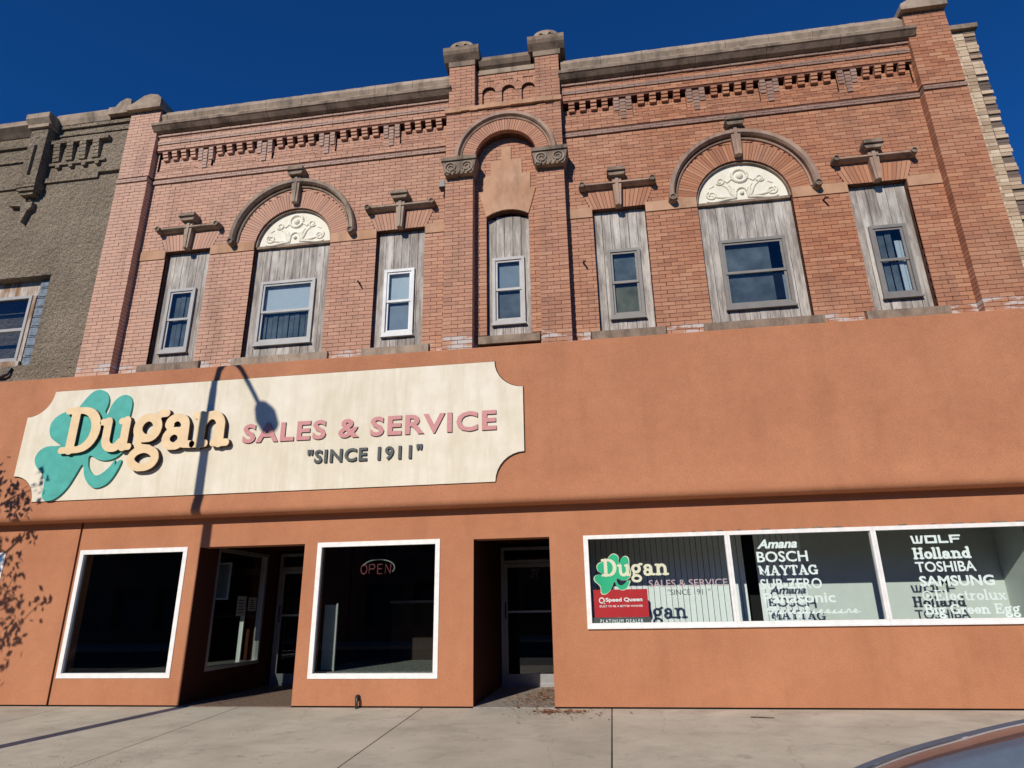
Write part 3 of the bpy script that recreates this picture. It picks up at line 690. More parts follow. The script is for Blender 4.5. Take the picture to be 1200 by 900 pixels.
# cornices (several stones end to end)
for x0, x1, mx0, mx1 in ((-8.86, -2.56, -8.92, -2.52), (-.37, 5.86, -.42, 5.97)):
    prof = [(.05, 10.852), (-.09, 10.86), (-.15, 10.885), (-.22, 10.95), (-.245, 10.965), (-.245, 11.03), (-.20, 11.045), (.05, 11.045)]
    n = 5
    for i in range(n):
        a, b = mx0 + (mx1 - mx0) * i / n, mx0 + (mx1 - mx0) * (i + 1) / n
        P('cornice_moulding', MB().sweep([(y_ + U(-.002, .002), z_) for y_, z_ in prof], a + .004, b - .004).mesh('cornice_moulding'), 'stone_dark')
    n = 6
    for i in range(n):
        a, b = x0 + (x1 - x0) * i / n, x0 + (x1 - x0) * (i + 1) / n
        P('cornice_stone', MB().box(a + .003, b - .003, -.06 + U(-.006, .006), .3, 11.05, 11.235).mesh('cornice_stone'), 'stone')
    n = 8
    for i in range(n):
        a, b = x0 + (x1 - x0) * i / n, x0 + (x1 - x0) * (i + 1) / n
        mb = MB(); m_ = 6
        for q in range(m_):
            u0, u1 = a + .003 + (b - a - .006) * q / m_, a + .003 + (b - a - .006) * (q + 1) / m_
            mb.sweep([(-.05 + U(-.006, .006), 11.24), (-.085 + U(-.005, .005), 11.33), (-.04, 11.45 + U(-.005, .005)), (.30, 11.46), (.30, 11.24)], u0, u1)
        P('coping_stone', mb.mesh('coping_stone'), 'stone')
# stone caps on the end pilasters: a slab with a rounded back
for x0, x1, z in ((-9.60, -8.82, 11.47), (5.80, 6.58, 11.43)):
    mb = MB().box(x0, x1, -.23, .5, z, z + .10)
    mb.prism([(x0 + .03, z + .102), (x1 - .02, z + .102), (x1 - .03, z + .26), (x1 - .12, z + .35), (x1 - .30, z + .39), (x1 - .45, z + .36), (x0 + .14, z + .22), (x0 + .03, z + .16)], -.20, .48)
    P('pilaster_cap', mb.mesh('pilaster_cap'), 'stone')
# dentils and stepped brackets of projecting bricks
def slabs(cx, w, n, ztop, name, ymin, ymax, mat=('brick_dark',)):
    mb = MB()
    for k in range(n):
        zt_ = ztop - k * (.062 if name == 'dentil' else .072); y_ = ymin + (ymax - ymin) * k / max(1, n - 1) if n > 1 else ymin
        mb.box(cx - w / 2, cx + w / 2, y_ + U(-.003, .003), .09, zt_ - (.050 if name == 'dentil' else .060), zt_)
    return P(name, mb.mesh(name), 'brick' if name == 'dentil' else 'brick_dark')
for wx0, wx1, groups, nar, ar in wings:
    for a, b in groups:
        n = 4; per = (b - a) / 9
        for i in range(n): slabs(a + per * (2 * i + 1.5), per * 1.06, 3, 10.425, 'dentil', -.038, .01)
    for (a0, b0), (a1, b1) in zip(groups, groups[1:]):
        m = (b0 + a1) / 2
        for dx, k in ((-.115, 4), (0, 6), (.115, 4)): slabs(m + dx, .095, k, 10.425 - (.0 if dx else .05), 'bracket', -.022, -.002)
# belts of sandstone and flat arches, hood bars
for wx0, wx1, groups, nar, ar in wings:
    xs = sorted([wx0] + [v_ for n_ in nar for v_ in n_] + [ar[0], ar[1]] + [wx1])
    for i in range(0, len(xs), 2):
        a, b = xs[i], xs[i + 1]
        if b - a > .1: P('sandstone_band', MB().box(a + .004, b - .004, .035, .09, 7.91, 8.11).mesh('sandstone_band'), 'sandstone')
    for a, b in nar:
        c_ = (a + b) / 2
        fa = P('flat_arch', MB().prism([(a - .03, ZT + .002), (b + .03, ZT + .002), (b + .17, 8.44), (a - .17, 8.44)], .062, .12).mesh('flat_arch'), 'mortar')
        n = 16
        for i in range(n):
            f0, f1 = -1 + 2 * i / n, -1 + 2 * (i + 1) / n
            w0, w1 = (b - a) / 2 + .02, (b - a) / 2 + .165; g = .004
            me = MB().prism([(c_ + f0 * w0 + g, ZT + .004), (c_ + f1 * w0 - g, ZT + .004), (c_ + f1 * w1 - g, 8.43), (c_ + f0 * w1 + g, 8.43)], .047 + U(-.003, .003), .10).mesh('voussoir')
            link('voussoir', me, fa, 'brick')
        hb = MB().sweep([(.05, 8.46), (-.02, 8.465), (-.05, 8.485), (-.085, 8.495), (-.085, 8.525), (-.05, 8.54), (.05, 8.54)], c_ - .60, c_ + .60)
        ho = P('hood_moulding', hb.mesh('hood_moulding'), 'hood_stone' if c_ > 0 else 'stone')
        for s_ in (-1, 1):
            rm = MB(); rosette(rm, c_ + s_ * .62, 8.495, .066, -.05); link('rosette', rm.mesh('rosette'), ho, 'stone_dark')
        keystone(c_, 8.05, 8.62, 8.79, .10, .17, .33)
# sills
for a, b in NARROW + ARCH + [(-1.87, -1.09)]:
    zt_ = 5.74 if abs(a + 1.87) < .01 else ZB
    e = .14
    P('stone_sill', MB().box(a - e, b + e, -.0, .25, zt_ - .145, zt_ - .004).mesh('stone_sill'), 'stone_dark' if a > -3 or a < -8 else 'stone')
P('sheet_metal_flashing', MB().box(-9.5, 6.5, -.02, .0, 5.40, 5.47).mesh('sheet_metal_flashing'), 'stone')

# upper windows: weathered boards with a small sash window in each
def window(cx, a, b, zb, zt, wi, z0, z1, frame, crown=0, cat=None):
    y = .165
    # boards
    nb = max(4, round((b - a) / .155)); w = (b - a) / nb
    ix0, ix1 = cx - wi / 2, cx + wi / 2
    wo = P('window', MB().box(ix0, ix1, y - .05, y - .01, z1 - .055, z1).box(ix0, ix1, y - .05, y - .01, z0, z0 + .065).box(ix0, ix0 + .055, y - .05, y - .01, z0 + .067, z1 - .057).box(ix1 - .055, ix1, y - .05, y - .01, z0 + .067, z1 - .057)
           .box(ix0 - .015, ix1 + .015, y - .075, y - .012, z0 - .03, z0 - .002).mesh('window'), frame)
    for i in range(nb):
        x0, x1 = a + w * i + .004, a + w * (i + 1) - .004
        tops = zt if not crown else zt + crown * (1 - ((x0 + x1) / 2 - cx) ** 2 / ((b - a) / 2) ** 2)
        yy = y + U(-.004, .004)
        p0, p1 = max(x0, ix0 - .01), min(x1, ix1 + .01)
        if x0 < ix0 or x1 > ix1:        # runs the full height beside the frame, notched round it
            if x1 <= ix0 + .02 or x0 >= ix1 - .02: pl = [rect(x0, x1, zb, tops)]
            elif x0 < ix0: pl = [[(x0, zb), (x1, zb), (x1, z0 + .02), (ix0 + .02, z0 + .02), (ix0 + .02, z1 - .02), (x1, z1 - .02), (x1, tops), (x0, tops)]]
            else: pl = [[(x0, zb), (x1, zb), (x1, tops), (x0, tops), (x0, z1 - .02), (ix1 - .02, z1 - .02), (ix1 - .02, z0 + .02), (x0, z0 + .02)]]
            link('board', fill_mesh('board', pl, yy, yy + .025), wo, 'wood')
        else:
            link('board', MB().box(x0, x1, yy, yy + .025, z1 - .02, tops).mesh('board'), wo, 'wood')
            link('board', MB().box(x0, x1, yy, yy + .025, zb, z0 + .02).mesh('board'), wo, 'wood')
    zm = z0 + (z1 - z0) * .52
    s_ = MB()
    for u0, u1, yy in ((zm - .03, z1 - .057, y - .03), (z0 + .067, zm + .02, y - .012)):
        s_.box(ix0 + .057, ix1 - .057, yy, yy + .02, u1 - .035, u1).box(ix0 + .057, ix1 - .057, yy, yy + .02, u0, u0 + .045)
        s_.box(ix0 + .057, ix0 + .092, yy, yy + .02, u0 + .046, u1 - .036).box(ix1 - .092, ix1 - .057, yy, yy + .02, u0 + .046, u1 - .036)
    link('sash', s_.mesh('sash'), wo, frame)
    link('pane', MB().box(ix0 + .09, ix1 - .09, y - .022, y - .018, zm + .014, z1 - .09).mesh('pane'), wo, 'glass_up')
    link('pane', MB().box(ix0 + .09, ix1 - .09, y - .004, y + .0, z0 + .11, zm - .014).mesh('pane'), wo, 'glass_up')
    return wo
for (a, b), fr in zip(NARROW, ('pale_frame', 'white_sash', 'grey_frame', 'grey_frame')):
    c_ = (a + b) / 2 + {0: -.03}.get(0) * (a < -8 or a > 0) * 0; cx_in = {-8.28: -7.85, -3.96: -3.51, .06: .55, 4.38: 4.88}[a]
    window(cx_in, a + .003, b - .003, ZB, ZT - .004, .57, 5.94, 7.26, fr)
for (a, b), fr in zip(ARCH, ('pale_frame', 'grey_frame')):
    window({-6.41: -5.68, 1.88: 2.71}[a], a + .003, b - .003, ZB, 7.95, 1.09, 5.95, 7.24, fr)
window(-1.49, -1.867, -1.093, 5.74, 8.10, .58, 6.0, 7.30, 'pale_frame', .08)
# sheets added behind the sashes, toned in place of pale sky reflections
def pane_sheet(name, x0, x1, z0, z1, mat='blind', n=0):
    if n:
        m_ = MB(); w_ = (x1 - x0) / n
        for i in range(n): m_.box(x0 + w_ * i, x0 + w_ * (i + .86), .215 + .012 * (i % 2), .222 + .012 * (i % 2), z0, z1)
    else: m_ = MB().box(x0, x1, .215, .222, z0, z1)
    P(name, m_.mesh(name), mat)
M['glare_grey'] = plain('grey_glare_sheet', (.42, .47, .50), .8)
M['tone_dim'] = plain('dim_tone_sheet', (.20, .225, .225), .9, .2, 0, .5, 3); M['reflection_olive'] = plain('olive_reflection_sheet', (.30, .28, .16), .9, .2, 0, .5, 3)  # the olive tone paints a reflection on a sheet behind one pane
pane_sheet('glare_sheet', -6.16, -5.20, 6.60, 7.22, 'blind'); pane_sheet('tone_sheet', -6.16, -5.20, 5.98, 6.58, 'tone_dim', 9)
pane_sheet('glare_sheet', -3.76, -3.26, 6.60, 7.22, 'blind'); pane_sheet('tone_sheet', -3.76, -3.26, 5.98, 6.58, 'glare_grey')
pane_sheet('glare_sheet', -1.76, -1.22, 6.64, 7.26, 'glare_grey'); pane_sheet('tone_sheet', -1.76, -1.22, 6.02, 6.62, 'tone_dim')
pane_sheet('tone_sheet', -8.12, -7.58, 5.98, 7.22, 'tone_dim', 5)
pane_sheet('tone_sheet', .28, .82, 5.98, 6.60, 'reflection_olive'); pane_sheet('tone_sheet', .28, .82, 6.62, 7.22, 'tone_dim'); pane_sheet('tone_sheet', 2.19, 3.12, 5.98, 7.20, 'tone_dim', 1); pane_sheet('tone_sheet', 4.63, 4.96, 5.98, 7.20, 'tone_dim', 3)
pane_sheet('tone_sheet', 4.98, 5.14, 5.98, 7.0, 'blind', 2); pane_sheet('tone_sheet', 3.14, 3.23, 5.98, 6.6, 'glare_grey')
# hooks left in the brickwork
for x, z in ((-.15, 7.0), (-4.24, 7.0), (-2.30, 10.57 - 1.9), (3.95, 8.0 - .2)):
    hk = MB().tube([(x, .05, z), (x + .01, -.05, z - .01), (x + .03, -.10, z - .05)], [.018, .016, .012], 6)
    P('wall_hook', hk.mesh('wall_hook'), 'dark_metal')
fl = MB().box(-2.70, -2.62, -.06, .04, 8.86, 8.96).prism([(-2.72, 8.72), (-2.60, 8.72), (-2.62, 8.855), (-2.70, 8.855)], -.20, -.03)
tag(build(fl, 'flood_light', 'dark_metal'), 'small dark flood light under the left carved capital of the brick centre bay', 'light')
place_children(bb)

# =============================================================== CREAM BRICK NEIGHBOUR (right)
cb = thing('cream_brick_building', 'cream and dark brick wall end with toothed edge, right of the red brick pilaster', 'building', (6.9, 1.5, 0))
K = Bricks(); K.lay(6.57, 7.02, 5.3, 11.26, .30, .3, (), 0)
z = 5.4; k = 0
while z < 11.22:
    r_ = rnd(); w = .20 + U(-.015, .02)
    if r_ < .5: K.L.append((7.028, 7.02 + w, .33, .25, z + .004, z + CH - .004, 1))
    else: K.L.append((7.028, 7.02 + w - .01, .30, .25, z + .004, z + CH - .004, 0))
    z += CH
cw_ = link('wall', MB().box(6.58, 7.02, .312, 1.2, 5.2, 11.26).box(7.02, 7.19, .36, 1.2, 5.2, 11.25).mesh('wall'), cb, 'mortar_pale')
for b in K.L:
    if b[1] - b[0] < .03: continue
    me = MB().box(b[0], b[1], b[2] + U(-.006, .004), b[2] + .1, b[4], b[5]).mesh('brick'); link('brick', me, cw_, 'brick_black' if b[6] else 'brick_cream')
link('coping', MB().box(6.52, 7.26, .22, 1.0, 11.262, 11.36).mesh('coping'), cb, 'stone_dark')
place_children(cb)

# =============================================================== GREY PEBBLEDASHED NEIGHBOUR (left)
gb = thing('pebbledash_building', 'grey-brown pebbledashed building with dentil panel, left of the red brick pilaster', 'building', (-13, 1.5, 0))
def GP(n, mb, mat='dash'): return link(n, (mb.mesh(n) if isinstance(mb, MB) else mb), gb, mat)
GW = (-13.2, -10.70, 5.85, 7.78)
GP('wall', fill_mesh('wall', [rect(-18, -9.56, 5.2, 11.5), rect(*GW)], 0.0, .4))
GP('rear_wall', MB().box(-18, -9.56, .5, 12, 3.2, 11.2))
for x0, x1 in ((-18, -11.82), (-11.38, -10.10)):
    GP('coping', MB().sweep([(-.06, 11.45), (-.10, 11.55), (-.12, 11.66), (-.08, 11.72), (.4, 11.72), (.4, 11.45)] if x0 > -12 else [(-.02, 11.30), (-.10, 11.36), (-.22, 11.44), (-.22, 11.56), (-.1, 11.66), (.4, 11.66), (.4, 11.30)], x0, x1 - .005), 'stone')
GP('coping', MB().box(-10.10, -9.60, -.16, .4, 11.50, 11.68).prism([(-10.0, 11.682), (-9.62, 11.682), (-9.64, 11.88), (-9.76, 11.92), (-9.9, 11.84), (-9.98, 11.74)], -.12, .3), 'stone')
GP('ledge', MB().box(-11.38, -9.565, -.05, 0.01, 11.36, 11.44).box(-11.38, -9.565, -.03, 0.01, 11.18, 11.22))
p_ = GP('pier', MB().box(-11.80, -11.40, -.22, .01, 9.95, 11.28))
link('pier_slot', MB().box(-11.63, -11.57, -.235, -.222, 10.1, 10.85).mesh('pier_slot'), p_, 'black')
link('pier_cap', MB().box(-11.86, -11.36, -.28, .05, 11.282, 11.36).sweep([(-.24, 11.362), (-.34, 11.48), (-.34, 11.60), (.2, 11.60), (.2, 11.362)], -11.90, -11.34).mesh('pier_cap'), p_, 'stone')
mb = MB()
for i in range(5):
    q = i / 4; w = .23 * math.sqrt(max(.02, 1 - q * q)); mb.box(-11.60 - w, -11.60 + w, -.24 * math.sqrt(max(.05, 1 - q * q)), .01, 9.94 - .36 * (i + 1) / 5, 9.94 - .36 * i / 5 - .001)
link('corbel', mb.mesh('corbel'), p_, 'dash')
p_ = GP('broken_corbel', MB().prism([(-11.62, 9.02), (-11.54, 9.30), (-11.46, 9.36), (-11.46, 9.50), (-12.02, 9.50), (-12.02, 9.46), (-11.72, 9.42)], -.11, .01))
for i in range(4):
    x = -11.22 + i * .31; m2 = MB()
    for k in range(5): m2.box(x - .075 - .004 * (k % 2), x + .075, -.105 + .012 * k, .01, 10.93 - (k + 1) * .085 + .006, 10.93 - k * .085)
    GP('dentil', m2)
    GP('dentil_drop', MB().box(x + .05, x + .14, -.07, .01, 10.33, 10.41))
GP('panel_edge', MB().box(-11.38, -10.02, -.11, .01, 10.935, 11.02)); GP('panel_edge', MB().box(-11.36, -10.04, -.05, .01, 10.412, 10.47))
GP('belt', MB().box(-11.38, -10.12, -.045, .01, 9.99, 10.10)); GP('belt', MB().box(-10.12, -9.565, -.07, .01, 10.10, 10.19))
GP('belt', MB().box(-18, -11.82, -.045, .01, 9.93, 10.02)); GP('belt', MB().box(-18, -11.82, -.045, .01, 10.62, 10.70)); GP('belt', MB().box(-18, -11.82, -.06, .01, 11.0, 11.12))
# its window: brown board head, white sash, column of glass blocks
wo = GP('window', MB().box(-13.2, -11.14, .12, .18, 7.36, 7.42).box(-13.2, -11.14, .12, .18, 6.0, 6.07).box(-11.20, -11.14, .12, .18, 6.072, 7.358).box(-13.1, -11.2, .14, .18, 6.66, 6.72), 'pale_frame')
link('pane', MB().box(-13.1, -11.21, .165, .17, 6.73, 7.35).mesh('pane'), wo, 'glass_up'); link('pane', MB().box(-13.1, -11.21, .175, .18, 6.08, 6.65).mesh('pane'), wo, 'glass_up')
link('board', MB().box(-13.2, -11.0, .20, .22, 7.42, 7.78).box(-11.138, -11.06, .14, .22, 5.9, 7.42).box(-13.2, -11.06, .10, .22, 5.86, 5.998).mesh('board'), wo, 'wood_brown')
for k in range(9):
    z = 5.87 + k * .212; bme = MB().box(-11.055, -10.71, .16, .24, z + .008, z + .204).box(-11.02, -10.75, .145, .158, z + .035, z + .178).mesh('glass_block'); link('glass_block', bme, wo, 'glass_block')
GP('room', MB().box(-13.3, -10.6, .55, .57, 5.6, 7.9), 'inside')
GP('vent_pipe', MB().tube([(-11.9, .0, 5.62), (-11.16, -.06, 5.62), (-11.07, -.06, 5.66), (-11.04, -.03, 5.80)], .03, 8), 'dark_metal')
place_children(gb)

# =============================================================== SHOPFRONT
sf = thing('shopfront', 'terracotta stucco shopfront and fascia with white framed windows and two recessed doors', 'shopfront', (-1.5, 0.5, 0))
def SP(n, mb, mat='stucco', parent=None): return link(n, (mb.mesh(n) if isinstance(mb, MB) else mb), parent or sf, mat)
XR = 9.5
fprof = [(.4, 2.83), (-.16, 2.83)] + [(-.165 - .105 * math.sin(a), 2.935 - .105 * math.cos(a)) for a in [math.radians(12 * k) for k in range(1, 9)]] + [(-.262, 3.02), (-.248, 3.09), (-.234, 3.16), (-.225, 3.24), (-.22, 3.34), (-.22, 5.43), (-.20, 5.45), (.4, 5.47)]
fo = SP('fascia', MB().sweep(fprof, -18, XR))
for p_ in fo.data.polygons:
    if len(p_.vertices) == 4: p_.use_smooth = True
fo.data.set_sharp_from_angle(angle=math.radians(28))
W1 = (-8.82, -6.86, .40, 2.37); W2 = (-4.61, -2.61, .385, 2.37); WS = (-.40, 5.80, 1.05, 2.35)
A1 = (-6.65, -4.83, 0, 2.36); A2 = (-2.08, -.91, 0, 2.35)
lower = [(-8.865, .02), (-6.65, .02), (-6.65, 2.36), (-4.83, 2.36), (-4.83, .02), (-2.08, .02), (-2.08, 2.35), (-.91, 2.35), (-.91, .02), (XR, .02), (XR, 2.9), (-8.865, 2.9)]
SP('shop_wall', fill_mesh('shop_wall', [lower, rect(*W1), rect(*W2), rect(*WS)], 0, .30))
W0 = (-12.3, -10.24, .40, 2.37)
SP('shop_wall', fill_mesh('shop_wall', [rect(-18, -8.905, .02, 2.9), rect(*W0)], 0, .30))
SP('joint', MB().box(-8.91, -8.86, .05, .2, 0, 2.9), 'black')
for a, b in ((-18, -6.66), (-4.82, -2.09), (-.90, XR)): SP('footing', MB().box(a, b, .012, .29, -.35, .019), 'black')
for a, b in ((-8.9, -6.66), (-4.82, -2.09), (-.90, XR)): SP('backing', MB().box(a, b, .302, .32, 2.38, 2.9), 'inside')
def frame(mb, x0, x1, z0, z1, w, y0, y1):
    mb.box(x0, x1, y0, y1, z1 - w, z1).box(x0, x1, y0, y1, z0, z0 + w).box(x0, x0 + w, y0, y1, z0 + w + .001, z1 - w - .001).box(x1 - w, x1, y0, y1, z0 + w + .001, z1 - w - .001); return mb
shopw = []
for (x0, x1, z0, z1), nm in ((W0, ''), (W1, ''), (W2, '')):
    fw_ = .072
    o = SP('shop_window', frame(MB(), x0, x1, z0, z1, fw_, -.012, .07), 'white')
    SP('pane', MB().box(x0 + fw_, x1 - fw_, .03, .036, z0 + fw_, z1 - fw_), 'glass_dark', o); shopw.append(o)
# strip of three panes
xs = [-.40, 1.69, 3.69, 5.80]; strip = []
for i in range(3):
    a, b = xs[i], xs[i + 1]; m = MB(); y0, y1, z0, z1 = -.012, .07, 1.05, 2.35
    l_ = .07 if i == 0 else .036; r_ = .036 if i < 2 else .07
    m.box(a + .001, b - .001, y0, y1, z1 - .055, z1).box(a + .001, b - .001, y0, y1, z0, z0 + .06).box(a + .001, a + l_, y0, y1, z0 + .061, z1 - .056).box(b - r_, b - .001, y0, y1, z0 + .061, z1 - .056)
    m.box(a + .001, b - .001, y0 - .025, y1, z0 - .018, z0 - .001)
    o = SP('shop_window', m, 'white'); strip.append(o)
    SP('pane', MB().box(a + l_, b - r_, .040, .045, z0 + .06, z1 - .055), 'glass_clear', o)
# ragged old caulk along the strip's top edge
m = MB(); x = 1.2
while x < 5.8:
    w = U(.05, .22)
    if rnd() < .6: m.box(x, x + w, -.008, .002, 2.352, 2.352 + U(.008, .02))
    x += w + U(.02, .12)
SP('caulk_remnant', m, 'stone_dark')
YL = (.0505, .0525)
def lettering(parent, me, mat='vinyl'): return link('lettering', me, parent, mat)
w2_, w3_ = strip[1], strip[2]
lettering(w2_, font_mesh('lettering', 'Amana', 2.10, 2.66, 2.09, 2.22, *YL, .035, .35))
lettering(w2_, font_mesh('lettering', 'BOSCH', 2.08, 2.78, 1.90, 2.05, *YL, .018))
lettering(w2_, word_mesh('lettering', 'MAYTAG', 2.08, 2.89, 1.72, 1.85, *YL, .02))
lettering(w2_, font_mesh('lettering', 'SUB-ZERO', 2.08, 2.91, 1.53, 1.67, *YL, .012))
lettering(w2_, font_mesh('lettering', 'Panasonic', 2.10, 3.06, 1.34, 1.48, *YL, .018))
# a row of script handwriting
sc_pts = []
G2 = []
def scr(x, z, pts, w=.012): 
    for (ax, az), (bx, bz) in zip(pts, pts[1:]): G2.append((x + ax, z + az, x + bx, z + bz, w, w * .8))
x = 2.12; z = 1.20
scr(x, z, [(0, .05), (.05, .09), (.12, .09), (.09, .05), (.05, 0), (.02, .01)], .012)
scr(x, z, [(.06, .05), (.16, .055)], .008)
x += .15
seq = 'ireplaceaire'
for ch in seq:
    if ch in 'ia': p = [(0, 0), (.03, .045), (.02, .0), (.05, .005), (.075, .02)]
    elif ch == 'l': p = [(0, 0), (.04, .09), (.02, .09), (.02, .0), (.06, .015)]
    elif ch == 'p': p = [(0, .0), (.03, .045), (.0, -.05), (.03, .04), (.06, .03), (.03, .0), (.075, .015)]
    elif ch == 'r': p = [(0, 0), (.025, .05), (.045, .045), (.04, .005), (.075, .015)]
    else: p = [(0, .01), (.045, .03), (.03, .05), (.01, .03), (.025, .0), (.075, .015)]
    scr(x, z, [(a * 1.2, b) for a, b in p], .0075); x += .09
lettering(w2_, fill_mesh('lettering', contour(G2, .0045, .03), *YL))
# third pane
def blocky(parts, x0, z0, sx, sz): return [[(x0 + a * sx, z0 + b * sz) for a, b in p] for p in parts]
Wp = [[(0, 1), (.16, 1), (.24, .22), (.36, .22), (.36, 1), (.50, 1), (.50, .22), (.60, .22), (.70, 1), (.86, 1), (.74, 0), (.12, 0)]]
Op = [rect(.95, 1.75, 0, 1), rect(1.12, 1.58, .25, .75)]
Lp = [[(1.85, 0), (2.5, 0), (2.5, .25), (2.02, .25), (2.02, 1), (1.85, 1)]]
Fp = [[(2.6, 0), (2.78, 0), (2.78, .38), (3.25, .38), (3.25, .6), (2.78, .6), (2.78, .78), (3.35, .78), (3.35, 1), (2.6, 1)]]
lettering(w3_, fill_mesh('lettering', blocky(Wp + Op + Lp + Fp, 4.19, 2.10, .65 / 3.35, .11), *YL))
lettering(w3_, word_mesh('lettering', 'Holland', 4.18, 4.93, 1.895, 2.04, *YL, .035))
lettering(w3_, font_mesh('lettering', 'TOSHIBA', 4.18, 4.95, 1.715, 1.855, *YL, .018))
lettering(w3_, font_mesh('lettering', 'SAMSUNG', 4.19, 5.14, 1.525, 1.665, *YL, .030))
em = [arcp(4.255, 1.405, .065, 0, 2 * PI, 24)[:-1], arcp(4.255, 1.405, .050, 0, 2 * PI, 24)[:-1],
      [(4.225, 1.36), (4.285, 1.405), (4.225, 1.45), (4.245, 1.405)]]
link('emblem', fill_mesh('emblem', em, *YL), w3_, 'vinyl')
lettering(w3_, word_mesh('lettering', 'Electrolux', 4.345, 5.24, 1.34, 1.475, *YL, .005))
lettering(w3_, word_mesh('lettering', 'Big Green Egg', 4.18, 5.37, 1.165, 1.29, *YL, .02))
# first pane: shamrock and name
SHAM = [(.72, .02), (.60, .0), (.50, .01), (.42, .10), (.42, .22), (.40, .38), (.30, .50), (.14, .62), (.06, .74), (.06, .84), (.14, .94), (.30, 1.0), (.52, 1.0), (.62, 1.01), (.50, 1.07), (.34, 1.16), (.26, 1.30), (.26, 1.44), (.36, 1.56), (.54, 1.64), (.76, 1.67),
        (.88, 1.74), (1.00, 1.88), (1.14, 2.0), (1.30, 2.04), (1.46, 1.99), (1.56, 1.88), (1.58, 1.74), (1.54, 1.60), (1.62, 1.56), (1.66, 1.70), (1.76, 1.83), (1.90, 1.90), (2.04, 1.89), (2.14, 1.80), (2.17, 1.66), (2.16, 1.40), (2.22, 1.10), (2.20, .92), (2.10, .78), (1.94, .70), (1.74, .68), (1.56, .72), (1.42, .78), (1.36, .76),
        (1.38, .62), (1.46, .50), (1.56, .43), (1.68, .42), (1.80, .48), (1.92, .58), (2.00, .68), (2.02, .58), (2.08, .66), (2.16, .66), (2.08, .46), (1.94, .28), (1.76, .20), (1.60, .20), (1.46, .28), (1.34, .42), (1.28, .58), (1.22, .62), (1.12, .44), (1.00, .24), (.86, .10)]
def smooth_loop(lp, n=3):
    out = []
    N = len(lp)
    for i in range(N):
        p0, p1, p2, p3 = [Vector(lp[(i + k - 1) % N]) for k in range(4)]
        for j in range(n):
            t_ = j / n; out.append(tuple(.5 * ((2 * p1) + (-p0 + p2) * t_ + (2 * p0 - 5 * p1 + 4 * p2 - p3) * t_ * t_ + (-p0 + 3 * p1 - 3 * p2 + p3) * t_ ** 3)))
    return out
SHs = smooth_loop(SHAM)
def sham(x0, z0, sx, sz): return [[(x0 + a * sx, z0 + b * sz) for a, b in SHs]]
w1_ = strip[0]
def offset_loop(lp, d):
    out = []; N = len(lp)
    for i in range(N):
        a, b, c_ = Vector(lp[i - 1]), Vector(lp[i]), Vector(lp[(i + 1) % N]); t_ = (c_ - a); n_ = Vector((-t_.y, t_.x)).normalized(); out.append(tuple(b + n_ * d))
    return out
s1 = sham(-.29, 1.50, .255, .285)[0]
link('emblem', fill_mesh('emblem', [offset_loop(s1, .0) ], .0525, .0535), w1_, 'vinyl_cream')
s2 = [(-.29 + .282 + (a + .29 - .282) * .955, 1.79 + (b - 1.79) * .962) for a, b in s1]
link('emblem', fill_mesh('emblem', [s2], .0505, .0515), w1_, 'vinyl_green')
link('lettering', word_mesh('lettering', 'Dugan', -.14, .83, 1.76, 2.0, .0480, .0490, .012), w1_, 'vinyl_cream')
link('lettering', font_mesh('lettering', 'SALES & SERVICE', .52, 1.63, 1.59, 1.69, .0490, .0510, .004), w1_, 'vinyl_pink')
link('lettering', font_mesh('lettering', '"SINCE 1911"', .78, 1.38, 1.475, 1.555, .0490, .0510, .0), w1_, 'vinyl_dark')

# rooms behind the glass
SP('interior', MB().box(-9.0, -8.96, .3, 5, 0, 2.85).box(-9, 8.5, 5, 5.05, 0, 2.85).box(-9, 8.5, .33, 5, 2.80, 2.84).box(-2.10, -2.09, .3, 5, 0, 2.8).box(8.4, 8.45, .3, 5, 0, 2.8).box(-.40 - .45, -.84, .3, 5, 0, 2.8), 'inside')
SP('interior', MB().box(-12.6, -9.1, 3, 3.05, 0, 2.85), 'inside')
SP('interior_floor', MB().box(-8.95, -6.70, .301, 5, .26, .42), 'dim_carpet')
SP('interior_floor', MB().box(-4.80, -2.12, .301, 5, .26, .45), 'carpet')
YB = 1.16
SP('display_wall', MB().box(2.90, 5.86, YB + .04, YB + .08, .9, 2.8).box(5.86, 5.90, .31, YB + .08, .9, 2.8), 'inside_pale')
SP('display_wall', MB().box(-.83, -.79, .31, 1.3, .9, 2.8).box(-.83, 3.05, YB + .3, YB + .33, .9, 2.8), 'inside')
SP('display_shelf', MB().box(-.79, 5.86, .301, YB + .3, .92, .96), 'inside_floor')
vb = thing('vertical_blind', 'white vertical slat blind hanging behind the lettered strip window', 'blind', (1.0, YB, .97))
sl = MB()
n = 43
slm = MB().box(-.042, .042, -.002, .002, 0, 1.62).mesh('slat'); slm.materials.append(M['blind'])
for i in range(n):
    x = -.75 + i * .0905
    if 2.08 < x < 2.25: continue
    if x > 3.02: break
    o = bpy.data.objects.new('slat', slm); COL.objects.link(o); o.parent = vb; o.location = (x - 1.0, U(-.003, .003), .02); o.rotation_euler = (0, 0, math.radians(7 + U(-4, 4)))
link('head_rail', MB().box(-1.78, 2.05, -.03, .03, 1.65, 1.72).mesh('head_rail'), vb, 'alu')
